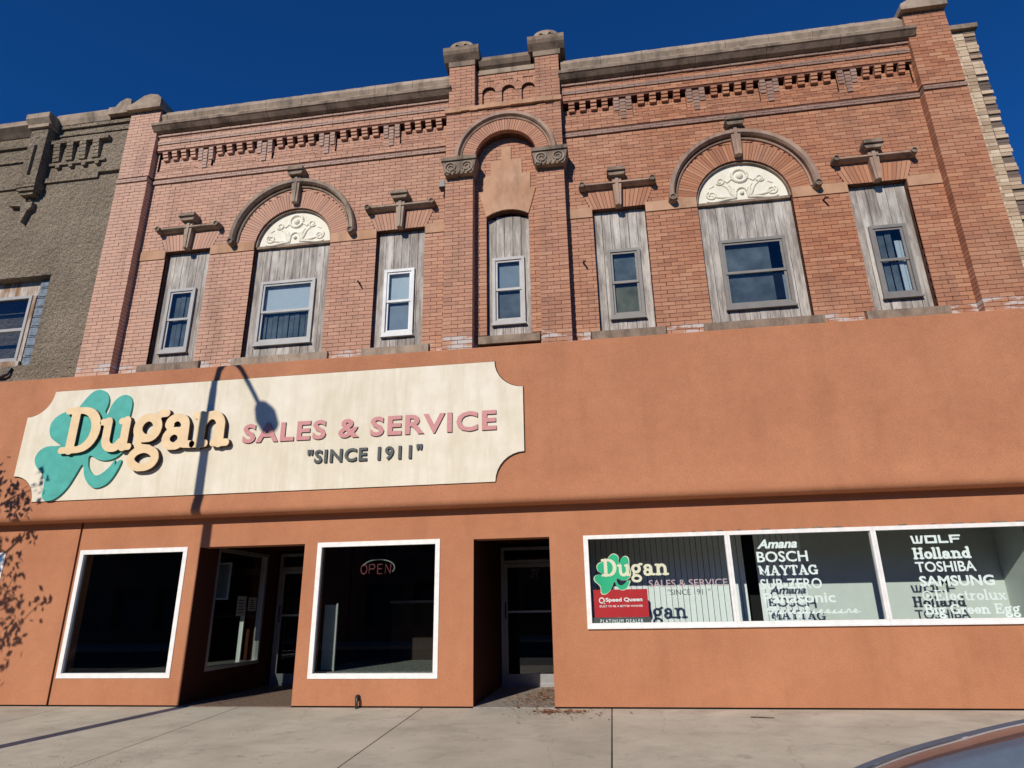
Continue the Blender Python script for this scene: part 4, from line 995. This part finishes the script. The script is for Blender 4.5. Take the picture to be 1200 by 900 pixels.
# red poster
po = thing('poster', 'red appliance dealer poster stuck low inside the first strip pane', 'poster', (.1, .055, 1.12))
link('sheet', MB().box(-.39, .39, 0, .003, .065, .45).mesh('sheet'), po, 'red')
link('dark_strip', MB().box(-.41, .41, .001, .004, -.03, .064).mesh('dark_strip'), po, 'vinyl_dark')
link('lettering', font_mesh('lettering', 'Speed Queen', -.22, .31, .265, .335, -.003, -.001, .03), po, 'vinyl')
link('lettering', font_mesh('lettering', 'BUILT TO BE A BETTER WASHER', -.31, .31, .205, .232, -.003, -.001, .01), po, 'vinyl')
link('lettering', font_mesh('lettering', 'PLATINUM DEALER', -.31, .30, -.012, .04, -.003, -.001, .0, 0, 1.3), po, 'vinyl')
link('emblem', fill_mesh('emblem', [arcp(-.275, .30, .042, 0, 2 * PI, 20)[:-1], arcp(-.275, .30, .028, 0, 2 * PI, 20)[:-1], [(-.262, .282), (-.225, .254), (-.235, .248), (-.272, .276)]], -.003, -.001), po, 'vinyl')
# OPEN sign, unlit tubes
ns = thing('open_sign', 'unlit neon open sign with red letters and a white oval, hanging in the window', 'sign', (-3.69, .34, 1.88))
def tubes(name, strokes, mat, r=.009):
    m = MB()
    for s_ in strokes: m.tube([(a, 0, b) for a, b in s_], r, 6)
    link(name, m.mesh(name), ns, mat, None, True)
el = [(.045 * math.cos(a) * 1.1 - .26, .085 + .075 * math.sin(a)) for a in [2 * PI * i / 16 for i in range(17)]]
tubes('lettering', [el], 'neon_red'); tubes('lettering', [[(-.17, .01), (-.17, .155), (-.10, .155), (-.075, .12), (-.10, .085), (-.17, .085)]], 'neon_red')
tubes('lettering', [[(.05, .01), (-.03, .01), (-.03, .155), (.05, .155)], [(-.03, .085), (.04, .085)]], 'neon_red'); tubes('lettering', [[(.10, .01), (.10, .155), (.185, .01), (.185, .155)]], 'neon_red')
tubes('oval_tube', [[(-.02 + .27 * math.cos(a), .10 + .13 * math.sin(a)) for a in [math.radians(-30 + 195 * i / 24) for i in range(25)]]], 'neon_white', .010)
tubes('hanging_chain', [[(-.15, .2), (-.15, .40)], [(.12, .2), (.12, .40)]], 'dark_metal', .003)
for lab, x, y, w in (('pale green edged glass panel standing inside the left of the open sign window', -4.62, .42, .24), ('pale upright glass panel inside the alcove side window near the door', -6.98, 2.0, .10)):
    dp = thing('display_panel', lab, 'panel', (x, y, .451 if x > -5 else .421), 'glass panels standing inside the shop windows')
    link('sheet', MB().box(.02, w - .02, 0, .012, .02, .98).mesh('sheet'), dp, 'inside_pale'); link('edge_strip', MB().box(w - .018, w, -.01, .022, 0, 1.0).mesh('edge_strip'), dp, 'white')
# counter inside
ct = thing('counter', 'dark brown shop counter seen inside through the window with the open sign', 'counter', (-3.2, 2.6, .451))
link('counter_body', MB().box(-1.0, 1.05, 0, .6, 0, 1.0).mesh('counter_body'), ct, 'counter'); link('counter_top', MB().box(-1.04, 1.08, -.05, .64, 1.002, 1.05).mesh('counter_top'), ct, 'alu')
# alcoves
SP('alcove_wall', MB().box(-6.95, -6.65, .301, .55, 0, 2.8).box(-6.95, -6.65, 2.25, 2.75, 0, 2.8).box(-6.95, -6.65, .55, 2.25, 0, .44).box(-6.95, -6.65, .55, 2.25, 2.40, 2.8), 'alcove_shade')
SP('alcove_wall', MB().box(-4.83, -4.80, .301, 2.75, 0, 2.8).box(-4.80, -4.70, .301, 2.75, 0, .28), 'alcove_shade')
SP('alcove_wall', MB().box(-2.38, -2.08, .301, 2.55, 0, 2.8).box(-.91, -.86, .301, 2.55, 0, 2.8), 'alcove_shade')
SP('alcove_ceiling', MB().box(-6.65, -4.83, .301, 3, 2.50, 2.56), 'alcove_shade'); SP('alcove_ceiling', MB().box(-2.08, -.91, .301, 3, 2.50, 2.56), 'alcove_shade')
SP('alcove_shade_strip', MB().box(-6.66, -6.646, .012, .549, .013, 2.355), 'alcove_shade'); SP('alcove_shade_strip', MB().box(-2.09, -2.076, .012, .31, .013, 2.345), 'alcove_shade')  # thin dark strips added over the jamb returns as painted shade
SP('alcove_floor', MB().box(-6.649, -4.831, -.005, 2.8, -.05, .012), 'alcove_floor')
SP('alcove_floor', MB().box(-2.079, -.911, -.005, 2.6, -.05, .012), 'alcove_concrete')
# side window in the first alcove
m = MB()
X = -6.652; 
m.box(X - .10, X + .012, .55, .61, .44, 2.40).box(X - .10, X + .012, 2.19, 2.25, .44, 2.40).box(X - .10, X + .012, .611, 2.189, .44, .50).box(X - .10, X + .012, .611, 2.189, 2.34, 2.40)
sw = SP('side_window', m, 'alu'); SP('pane', MB().box(X - .05, X - .045, .61, 2.19, .50, 2.34), 'glass_clear', sw)
for y0, y1, z0, z1, lab in ((1.42, 1.72, 1.28, 1.62, 'pale notice taped inside the alcove side window, left of two'), (1.80, 2.08, 1.36, 1.60, 'dim notice taped inside the alcove side window, right of two')):
    p_ = thing('notice', lab, 'notice', (X - .06, y0, z0), 'notices in the alcove side window')
    link('sheet', MB().box(-.004, 0, 0, y1 - y0, 0, z1 - z0).mesh('sheet'), p_, 'paper'); m = MB()
    for k in range(5): m.box(0.0005, .002, .05, (y1 - y0) * U(.6, .85), (z1 - z0) * (.15 + .15 * k), (z1 - z0) * (.15 + .15 * k) + .018)
    link('printed_line', m.mesh('printed_line'), p_, 'sign_grey')
p_ = thing('picture', 'dark framed picture standing inside behind the alcove side window', 'picture', (-7.1, .9, 1.55))
link('frame', frame(MB(), 0, .5, 0, .62, .03, 0, .03).mesh('frame'), p_, 'alu'); link('print', MB().box(.03, .47, .01, .02, .03, .59).mesh('print'), p_, 'sign_grey')
# doors
def door(x0, x1, y, ztop, name, hinge):
    d = SP(name, frame(MB(), x0, x1, .013, ztop, .055, y - .03, y + .06).box(x0 + .055, x1 - .055, y - .02, y + .05, 2.13, 2.18), 'alu')
    a, b = x0 + .058, x1 - .058
    SP('door_leaf', MB().box(a, a + .06, y - .015, y + .025, .03, 2.12).box(b - .06, b, y - .015, y + .025, .03, 2.12).box(a + .061, b - .061, y - .015, y + .025, .03, .22).box(a + .061, b - .061, y - .015, y + .025, 2.05, 2.12), 'alu', d)
    SP('push_bar', MB().box(a + .06, b - .06, y - .05, y - .02, 1.25, 1.285), 'alu', d)
    SP('pane', MB().box(a + .06, b - .06, y + .0, y + .005, .22, 2.05), 'glass_dark', d)
    SP('transom_pane', MB().box(a, b, y + .0, y + .005, 2.18, ztop - .055), 'glass_dark', d)
    SP('pull_handle', MB().tube([(a + .03, y - .02, 1.15), (a + .03, y - .07, 1.17), (a + .03, y - .07, 1.42), (a + .03, y - .02, 1.44)], .012, 6), 'dark_metal', d)
    return d
door(-6.60, -5.35, 2.68, 2.44, 'glass_door', 0); SP('alcove_wall', MB().box(-5.34, -4.84, 2.66, 2.76, 0, 2.8), 'alcove_shade')
d2 = door(-2.06, -.93, 2.45, 2.42, 'glass_door', 0)
# small squiggle decal near the top of the second door
m = MB()
for k in range(3): m.tube([(-1.50 + k * .05, 2.438, 1.86), (-1.47 + k * .05, 2.438, 1.98), (-1.44 + k * .05, 2.438, 2.02)], .008, 5)
SP('decal', m, 'alu', d2)
place_children(sf)
for o in list(sf.children): pass
# pipe stub at the wall base
hp = MB().tube([(-3.80, .02, .13), (-3.80, -.05, .15), (-3.79, -.09, .13), (-3.78, -.095, -.02)], [.022, .026, .024, .02], 8).disc(-3.80, .13, .045, -.02, 0, 12)
tag(build(hp, 'drain_pipe', 'dark_metal', None, None, True), 'short dark bent pipe stub at the wall base below the open sign window', 'pipe')

# =============================================================== SIGN
sg = thing('sign_board', 'long cream sign board with notched corners, teal shamrock and raised shop name', 'sign', (-5.7, -.22, 4.16))
def GS(n, me, mat, parent=None): return link(n, me, parent or sg, mat)
x0, x1, z0, z1 = -10.19, -1.23, 3.18, 5.16; r_ = .46
outl = []
for cx, cz, a0 in ((x0, z0, PI / 2), (x1, z0, PI), (x1, z1, -PI / 2), (x0, z1, 0)):
    outl += [(cx + (r_ * math.cos(a0 - PI / 2 * i / 8)), cz + (r_ * math.sin(a0 - PI / 2 * i / 8))) for i in range(9)]
GS('sign_panel', fill_mesh('sign_panel', [outl], -.255, -.215), 'sign_cream')
GS('sign_edge', fill_mesh('sign_edge', [[(x + (.012 if x > -5 else -.012), z + (.012 if z > 4 else -.012)) for x, z in outl]], -.235, -.216), 'tan_edge')
sx, sz = (-8.12 + 9.86) / 2.17 * 1.0, 2.02 / 2.04
GS('shamrock', fill_mesh('shamrock', sham(-9.86, 3.20 - .02, .80, .985 * .97), -.290, -.2555), 'teal')
def raised(word_items, face, side, y0, y1, y2):
    for ch, lps in word_items:
        if not lps: continue
        o = GS('letter', fill_mesh('letter', lps, y1, y2), side); link('letter_face', fill_mesh('letter_face', lps, y0, y1 - .0005), o, face)
# the name, drawn as in the photograph: a large D with the small letters climbing slightly
lay = []
def place(ch, x0, x1, zb, zt, fat=.014):
    """glyph scaled so that its own outline fills x0..x1, zb..zt"""
    L = glyph(ch, fat); xs_ = [p[0] for l in L for p in l]; zs_ = [p[1] for l in L for p in l]
    a0, a1, b0, b1 = min(xs_), max(xs_), min(zs_), max(zs_)
    lay.append((ch, [[(x0 + (p[0] - a0) / (a1 - a0) * (x1 - x0), zb + (p[1] - b0) / (b1 - b0) * (zt - zb)) for p in l] for l in L]))
place('D', -9.34, -8.60, 3.95, 4.82)
place('u', -8.63, -7.95, 3.96, 4.58)
place('g', -7.99, -7.32, 3.60, 4.66)
place('a', -7.40, -6.78, 3.94, 4.57)
place('n', -6.88, -6.16, 3.94, 4.59)
raised(lay, 'tan', 'tan_edge', -.352, -.340, -.2915 if False else -.2556)
def raised_font(text, x0, x1, z0, z1, face, side, depth, bold, spacing=1.0):
    """each character its own object, spaced as the font spaces the whole line"""
    def extent(s_):
        cu = bpy.data.curves.new('tmp', 'FONT'); cu.body = s_; cu.size = 1; cu.offset = bold; cu.space_character = spacing
        o = bpy.data.objects.new('tmp', cu); me = bpy.data.meshes.new_from_object(o); xs_ = [v_.co.x for v_ in me.vertices]; zs_ = [v_.co.y for v_ in me.vertices]
        bpy.data.objects.remove(o); bpy.data.curves.remove(cu); bpy.data.meshes.remove(me); return min(xs_), max(xs_), min(zs_), max(zs_)
    A = extent(text); k = (x1 - x0) / (A[1] - A[0]); kz = (z1 - z0) / (A[3] - A[2])
    for i, ch in enumerate(text):
        if ch == ' ': continue
        e = extent(text[:i + 1]); s_ = extent(ch); w = s_[1] - s_[0]
        b = x0 + (e[1] - A[0]) * k; a = b - w * k; za, zb = z0 + (s_[2] - A[2]) * kz, z0 + (s_[3] - A[2]) * kz
        o = GS('letter', font_mesh('letter', ch, a, b, za, zb, -.255 - depth * .8, -.2556, bold), side)
        link('letter_face', font_mesh('letter_face', ch, a, b, za, zb, -.255 - depth, -.255 - depth * .8 - .0005, bold), o, face)
raised_font('SALES & SERVICE', -5.97, -1.66, 4.0, 4.33, 'sign_pink', 'tan_edge', .025, .030, 1.14)
raised_font('"SINCE 1911"', -4.79, -2.86, 3.60, 3.83, 'sign_grey', 'black', .03, .030, 1.14)
place_children(sg)

# =============================================================== GROUND
SLOPE = .045
def gz(y): return min(0, y * SLOPE)
pv = bpy.data.objects.new('pavement', MB().add([(-40, -4.5, gz(-4.5) - .03), (30, -4.5, gz(-4.5) - .03), (30, .3, -.03), (-40, .3, -.03)], [(0, 1, 2, 3)]).mesh('pavement')); COL.objects.link(pv)
pv.data.materials.append(M['black']); pv['kind'] = 'structure'
xs = [-11.3, -8.5, -5.66, -2.83, -.12, 8.3, 11.1]
xs = [-40, -30, -22, -14.1] + xs + [14, 22, 30]
for a, b in zip(xs, xs[1:]):
    for y0, y1 in ((-4.5, 0.0),):
        g = .007
        me = bpy.data.meshes.new('slab'); n = 6; vs = []
        za, zb = gz(y0), gz(y1)
        m = MB().add([(a + g, y0 + g, za - .05), (b - g, y0 + g, za - .05), (b - g, y1 - g, zb - .05), (a + g, y1 - g, zb - .05),
                      (a + g, y0 + g, za - .004), (b - g, y0 + g, za - .004), (b - g, y1 - g, zb - .004), (a + g, y1 - g, zb - .004),
                      (a + g + .006, y0 + g + .006, za), (b - g - .006, y0 + g + .006, za), (b - g - .006, y1 - g - .006, zb), (a + g + .006, y1 - g - .006, zb)],
                     [(0, 1, 5, 4), (1, 2, 6, 5), (2, 3, 7, 6), (3, 0, 4, 7), (4, 5, 9, 8), (5, 6, 10, 9), (6, 7, 11, 10), (7, 4, 8, 11), (8, 9, 10, 11), (3, 2, 1, 0)])
        o = build(m, 'slab', 'concrete', pv)
kz = gz(-4.5)
ke = build(MB().box(-40, 30, -4.66, -4.505, kz - .20, kz - .002), 'kerb', 'concrete'); ke['kind'] = 'structure'
rd = build(MB().add([(-60, -20, kz - .15), (60, -20, kz - .15), (60, -4.66, kz - .15), (-60, -4.66, kz - .15)], [(0, 1, 2, 3)]), 'road', 'asphalt'); rd['kind'] = 'structure'
m = MB()
for yy in (-12.2, -12.5): m.box(-60, 60, yy, yy + .10, kz - .149, kz - .146)
ol = build(m, 'road_marking', 'road_paint'); ol['kind'] = 'structure'
fp = build(MB().box(-60, 60, -24.5, -20, kz - .3, kz), 'far_pavement', 'concrete'); fp['kind'] = 'structure'
gr = build(MB().add([(-900, -900, kz - .32), (900, -900, kz - .32), (900, 900, kz - .32), (-900, 900, kz - .32)], [(0, 1, 2, 3)]), 'ground', 'asphalt'); gr['kind'] = 'structure'
# dry leaves drifted in the second doorway
m = MB()
def leafs(n, cx, cy, sx_, sy_, zf):
    for i in range(n):
        x, y_ = random.gauss(cx, sx_), random.gauss(cy, sy_)
        if y_ > 0 and not (-2.05 < x < -.93): continue
        if y_ > 2.4: continue
        r_ = U(.012, .034); a = U(0, 6.28); z_ = zf(y_) + U(.003, .02); q = []
        for k in range(5):
            an = a + k * 1.2566; rr_ = r_ * (1.0 if k % 2 else .65); q.append((x + rr_ * math.cos(an), y_ + rr_ * math.sin(an) * .8, z_ + U(0, .014)))
        m.add(q, [(0, 1, 2, 3, 4)])
zf = lambda y_: .012 if y_ > 0 else gz(y_)
leafs(330, -1.1, 1.3, .22, .6, zf); leafs(90, -1.35, .5, .2, .35, zf); leafs(150, -.85, -.28, .20, .07, zf); leafs(18, -.4, -.5, .35, .25, zf); leafs(12, -1.3, -.4, .3, .2, zf)
lv = build(m, 'fallen_leaves', 'dry_leaf'); lv['kind'] = 'stuff'; tag(lv, 'dry brown leaves drifted in and before the narrow second doorway', 'leaves')
m = MB()
for i in range(60):
    x, y_ = U(-6.5, -4.9), U(1.9, 2.6); r_ = U(.02, .04); a = U(0, 6)
    m.add([(x + r_ * math.cos(a + k * 1.57), y_ + r_ * math.sin(a + k * 1.57), .016 + U(0, .02)) for k in range(4)], [(0, 1, 2, 3)])
lv = build(m, 'fallen_leaves', 'dry_leaf'); lv['kind'] = 'stuff'; tag(lv, 'dry leaves against the glass door at the back of the left doorway', 'leaves')
m = MB()
for i in range(150):
    if i < 70: k = rnd(); x, y_ = -5.35 + 1.0 * k + random.gauss(0, .03), -2.6 + 1.6 * k + random.gauss(0, .05)
    else: x, y_ = random.gauss(-5.7, .25), random.gauss(-3.0, .12)
    r_ = U(.006, .018); a = U(0, 6); z_ = gz(y_)
    m.add([(x + r_ * math.cos(a + k_ * 2.09), y_ + r_ * math.sin(a + k_ * 2.09), z_ + .001) for k_ in range(3)] + [(x, y_, z_ + r_ * .5)], [(0, 1, 3), (1, 2, 3), (2, 0, 3)])
cc_ = build(m, 'concrete_chips', 'concrete'); cc_['kind'] = 'stuff'; tag(cc_, 'pale loose chips of broken concrete scattered on the left pavement slab', 'rubble')
tw = MB().tube([(1.62, -.55, gz(-.55) + .01), (1.75, -.57, gz(-.57) + .012), (1.9, -.575, gz(-.575) + .008)], [.006, .008, .004], 6)
tag(build(tw, 'twig', 'bark'), 'single small dark twig lying on the pavement before the stucco wall', 'twig')

# =============================================================== PARKED CAR (mostly outside the frame)
car = thing('parked_car', 'dark blue saloon parked at the kerb, only its bonnet showing at lower right', 'car', (1.02, -5.60, kz - .158))
def loft(sections, cap=True):
    m = MB(); k = len(sections[0]); vs = [p for s_ in sections for p in s_]
    fs = [(i * k + j, i * k + (j + 1) % k, (i + 1) * k + (j + 1) % k, (i + 1) * k + j) for i in range(len(sections) - 1) for j in range(k)]
    if cap: fs += [tuple(range(k)), tuple((len(sections) - 1) * k + j for j in range(k))[::-1]]
    return m.add(vs, fs)
st = [  # x, half width, deck height, shoulder height, under height
 (0.00, 0.500, 0.500, 0.360, 0.30), (0.03, 0.620, 0.580, 0.330, 0.24), (0.12, 0.740, 0.640, 0.390, 0.20), (0.30, 0.830, 0.720, 0.470, 0.19), (0.45, 0.860, 0.775, 0.355, 0.18), (0.68, 0.890, 0.845, 0.425, 0.18), (0.95, 0.910, 0.910, 0.490, 0.18), (1.35, 0.925, 1.000, 0.580, 0.18), (1.75, 0.930, 1.060, 0.640, 0.18), (2.60, 0.935, 1.080, 0.660, 0.18), (3.50, 0.935, 1.100, 0.680, 0.18), (4.10, 0.910, 1.110, 0.690, 0.20), (4.50, 0.870, 1.060, 0.640, 0.24), (4.68, 0.780, 0.920, 0.500, 0.32)]
secs = []
for x, w, h, sh_, u in st:
    k_ = min(1, (h - sh_) / .42); h += .055; half = [(0, h + .004), (w * .14, h + .002), (w * .25, h), (w * .27, h - .012 * k_), (w * .46, h - .115 * k_), (w * .72, h - .27 * k_), (w * .94, h - .40 * k_), (w * .985, sh_), (w, sh_ - .10), (w, sh_ - .25 if sh_ - .25 > u else (sh_ + u) / 2), (w * .97, u + .06), (w * .85, u), (0, u)]
    secs.append([(x, y_, z_) for y_, z_ in half] + [(x, -y_, z_) for y_, z_ in half[-2:0:-1]])
body = link('body', loft(secs).mesh('body'), car, 'car', None, True)
md = body.modifiers.new('smooth', 'SUBSURF'); md.levels = 2; md.render_levels = 2
body.data.materials.append(M['car_satin'])
kk = len(secs[0])
for p_ in body.data.polygons:
    if len(p_.vertices) == 4 and min(abs(body.data.vertices[v_].co.y) for v_ in p_.vertices) > .10: p_.material_index = 1
cab = []
for x, w, z0, w2, z1 in ((2.05, .76, 1.0, .70, 1.05), (2.6, .80, 1.0, .60, 1.50), (2.85, .81, 1.0, .58, 1.58), (3.5, .80, 1.0, .57, 1.56), (4.35, .74, 1.0, .66, 1.12)):
    cab.append([(x, w, z0), (x, w2, z1 - .03), (x, w2 * .8, z1), (x, -w2 * .8, z1), (x, -w2, z1 - .03), (x, -w, z0)])
link('greenhouse', loft(cab).mesh('greenhouse'), car, 'car_glass', None, False)
rf = []
for x, w, z in ((2.3, .58, 1.505), (2.55, .60, 1.56), (2.9, .60, 1.60), (3.4, .59, 1.595), (3.8, .58, 1.50)):
    rf.append([(x, w, z - .03), (x, w * .7, z), (x, -w * .7, z), (x, -w, z - .03), (x, -w * .9, z - .05), (x, w * .9, z - .05)])
link('roof', loft(rf).mesh('roof'), car, 'car', None, True)
for wx in (.88, 3.68):
    for s_ in (-1, 1):
        m = MB(); pr = [(.20, -.0), (.32, -.0), (.335, .03), (.335, .17), (.32, .20), (.20, .20)]
        m.ring(0, 0, [(r__, q) for r__, q in pr], 0, 2 * PI, 28)
        o = link('wheel', m.mesh('wheel'), car, 'rubber'); o.location = (wx, -.925 if s_ < 0 else .725, .335)
        r = MB().disc(0, 0, .205, .03, .05, 20)
        for k in range(5): a = k * 1.2566; r.box(0, 0, 0, 0, 0, 0) if False else r.tube([(0, .02, 0), (.19 * math.cos(a), .02, .19 * math.sin(a))], [.03, .022], 6)
        ro = link('rim', r.mesh('rim'), o, 'alu')
        if s_ > 0: ro.location = (0, .2, 0); ro.rotation_euler = (0, 0, PI)
for s_ in (-1, 1):
    hl = MB().tube([(.04, s_ * .56, .56), (.13, s_ * .70, .585), (.30, s_ * .80, .61)], [.035, .05, .025], 8)
    link('headlight', hl.mesh('headlight'), car, 'neon_white', None, True)
    link('tail_light', MB().box(4.55, 4.66, s_ * .72 - .12, s_ * .72 + .10, .72, .84).mesh('tail_light'), car, 'red')
    link('mirror', MB().tube([(2.5, s_ * .86, 1.05), (2.52, s_ * 1.0, 1.09)], [.03, .08], 8).mesh('mirror'), car, 'car', None, True)
link('grille', MB().box(-.015, .06, -.42, .42, .34, .46).mesh('grille'), car, 'rubber')

# =============================================================== STREET LAMP and TREE (out of frame; their shadows fall on the front)
LX, LY = -7.80, -4.25
lp = thing('street_lamp', 'tall dark street lamp with a long curved arm, standing on the pavement edge', 'street lamp', (LX, LY, gz(LY)))
link('pole', MB().tube([(0, 0, 0), (0, 0, 3), (0, 0, 6.9), (0, -.01, 7.45)], [.115, .10, .075, .065], 14).mesh('pole'), lp, 'dark_metal', None, True)
link('base', MB().tube([(0, 0, 0), (0, 0, .25), (0, 0, .35)], [.22, .20, .13], 14).mesh('base'), lp, 'dark_metal', None, True)
ap = [(0, -.01, 7.40), (0, -.02, 7.65), (.015, -.05, 7.85), (.056, -.15, 8.01), (.113, -.30, 8.14), (.175, -.50, 8.21), (.218, -.80, 8.25), (.244, -1.4, 8.28), (.29, -2.1, 8.27)]
link('arm', MB().tube(ap, [.06, .058, .055, .05, .046, .043, .041, .04, .04], 10).mesh('arm'), lp, 'dark_metal', None, True)
link('lamp_head', MB().tube([(.285, -2.05, 8.27), (.30, -2.2, 8.27), (.32, -2.45, 8.265), (.34, -2.72, 8.24), (.35, -2.82, 8.225)], [.05, .13, .19, .165, .06], 12).mesh('lamp_head'), lp, 'dark_metal', None, True)
link('sign_bracket', MB().tube([(0, 0, 3.7), (.0, -1.0, 3.3)], [.015, .012], 6).mesh('sign_bracket'), lp, 'dark_metal')

tr_ = thing('street_tree', 'small street tree at the kerb outside the left edge of the frame', 'tree', (-11.95, -3.6, gz(-3.6)))
tm = MB().tube([(0, 0, 0), (.03, .02, 1.2), (-.02, 0, 2.9), (.05, .03, 5.0)], [.13, .11, .09, .05], 9)
tips = []
for i in range(16):
    a = i * 2.4; h = 2.6 + .17 * i; L = U(.9, 1.5) * (1 - .02 * i); p = [(0, 0, h), (L * .5 * math.cos(a), L * .5 * math.sin(a), h + .3), (L * math.cos(a), L * math.sin(a), h + .65)]
    tm.tube(p, [.045, .032, .016], 6); tips += p[1:]
    for q in range(3):
        t0 = Vector(p[1]).lerp(Vector(p[2]), q / 2); e = t0 + Vector((U(-.5, .5), U(-.5, .5), U(-.1, .5))); tm.tube([t0, e], [.012, .005], 5); tips.append(tuple(e))
link('trunk', tm.mesh('trunk'), tr_, 'bark')
m = MB()
for tpt in tips:
    for i in range(20):
        c_ = Vector(tpt) + Vector((random.gauss(0, .12), random.gauss(0, .12), random.gauss(0, .11)))
        a = Vector((U(-1, 1), U(-1, 1), U(-1, 1))).normalized() * U(.05, .085); b = a.cross(Vector((U(-1, 1), U(-1, 1), U(-1, 1)))).normalized() * a.length * .55
        m.add([c_ - a, c_ + b, c_ + a, c_ - b], [(0, 1, 2, 3)])
link('crown', m.mesh('crown'), tr_, 'leaf')

# =============================================================== buildings across the street (behind the camera, mirrored in the glass)
for x0, x1, h, lab in ((-34, -14, 7.2, 'plain brick building across the street facing the left of the shop'), (-13.9, 3, 8.0, 'taller plain brick building straight across the street'), (3.1, 22, 6.6, 'low plain brick building across the street to the right')):
    ob = thing('far_building', lab, 'building', (x0, -24.6, kz), 'buildings across the street')
    wx = [x0 + 1.2 + i * 2.6 for i in range(int((x1 - x0 - 2) / 2.6))]
    loops = [rect(x0, x1, kz, h)] + [rect(a, a + 1.2, 4.2, 6.0) for a in wx] + [rect(a - .3, a + 1.7, .5, 2.6) for a in wx]
    me = fill_mesh('wall', loops, -25.2, -24.6); o = link('wall', me, ob, 'far_brick'); 
    link('glazing', MB().box(x0 + .2, x1 - .2, -25.1, -25.0, .2, h - .5).mesh('glazing'), ob, 'dark_metal')
    link('rear_wall', MB().box(x0, x1, -34, -25.3, kz, h - .1).mesh('rear_wall'), ob, 'far_brick')
    place_children(ob)
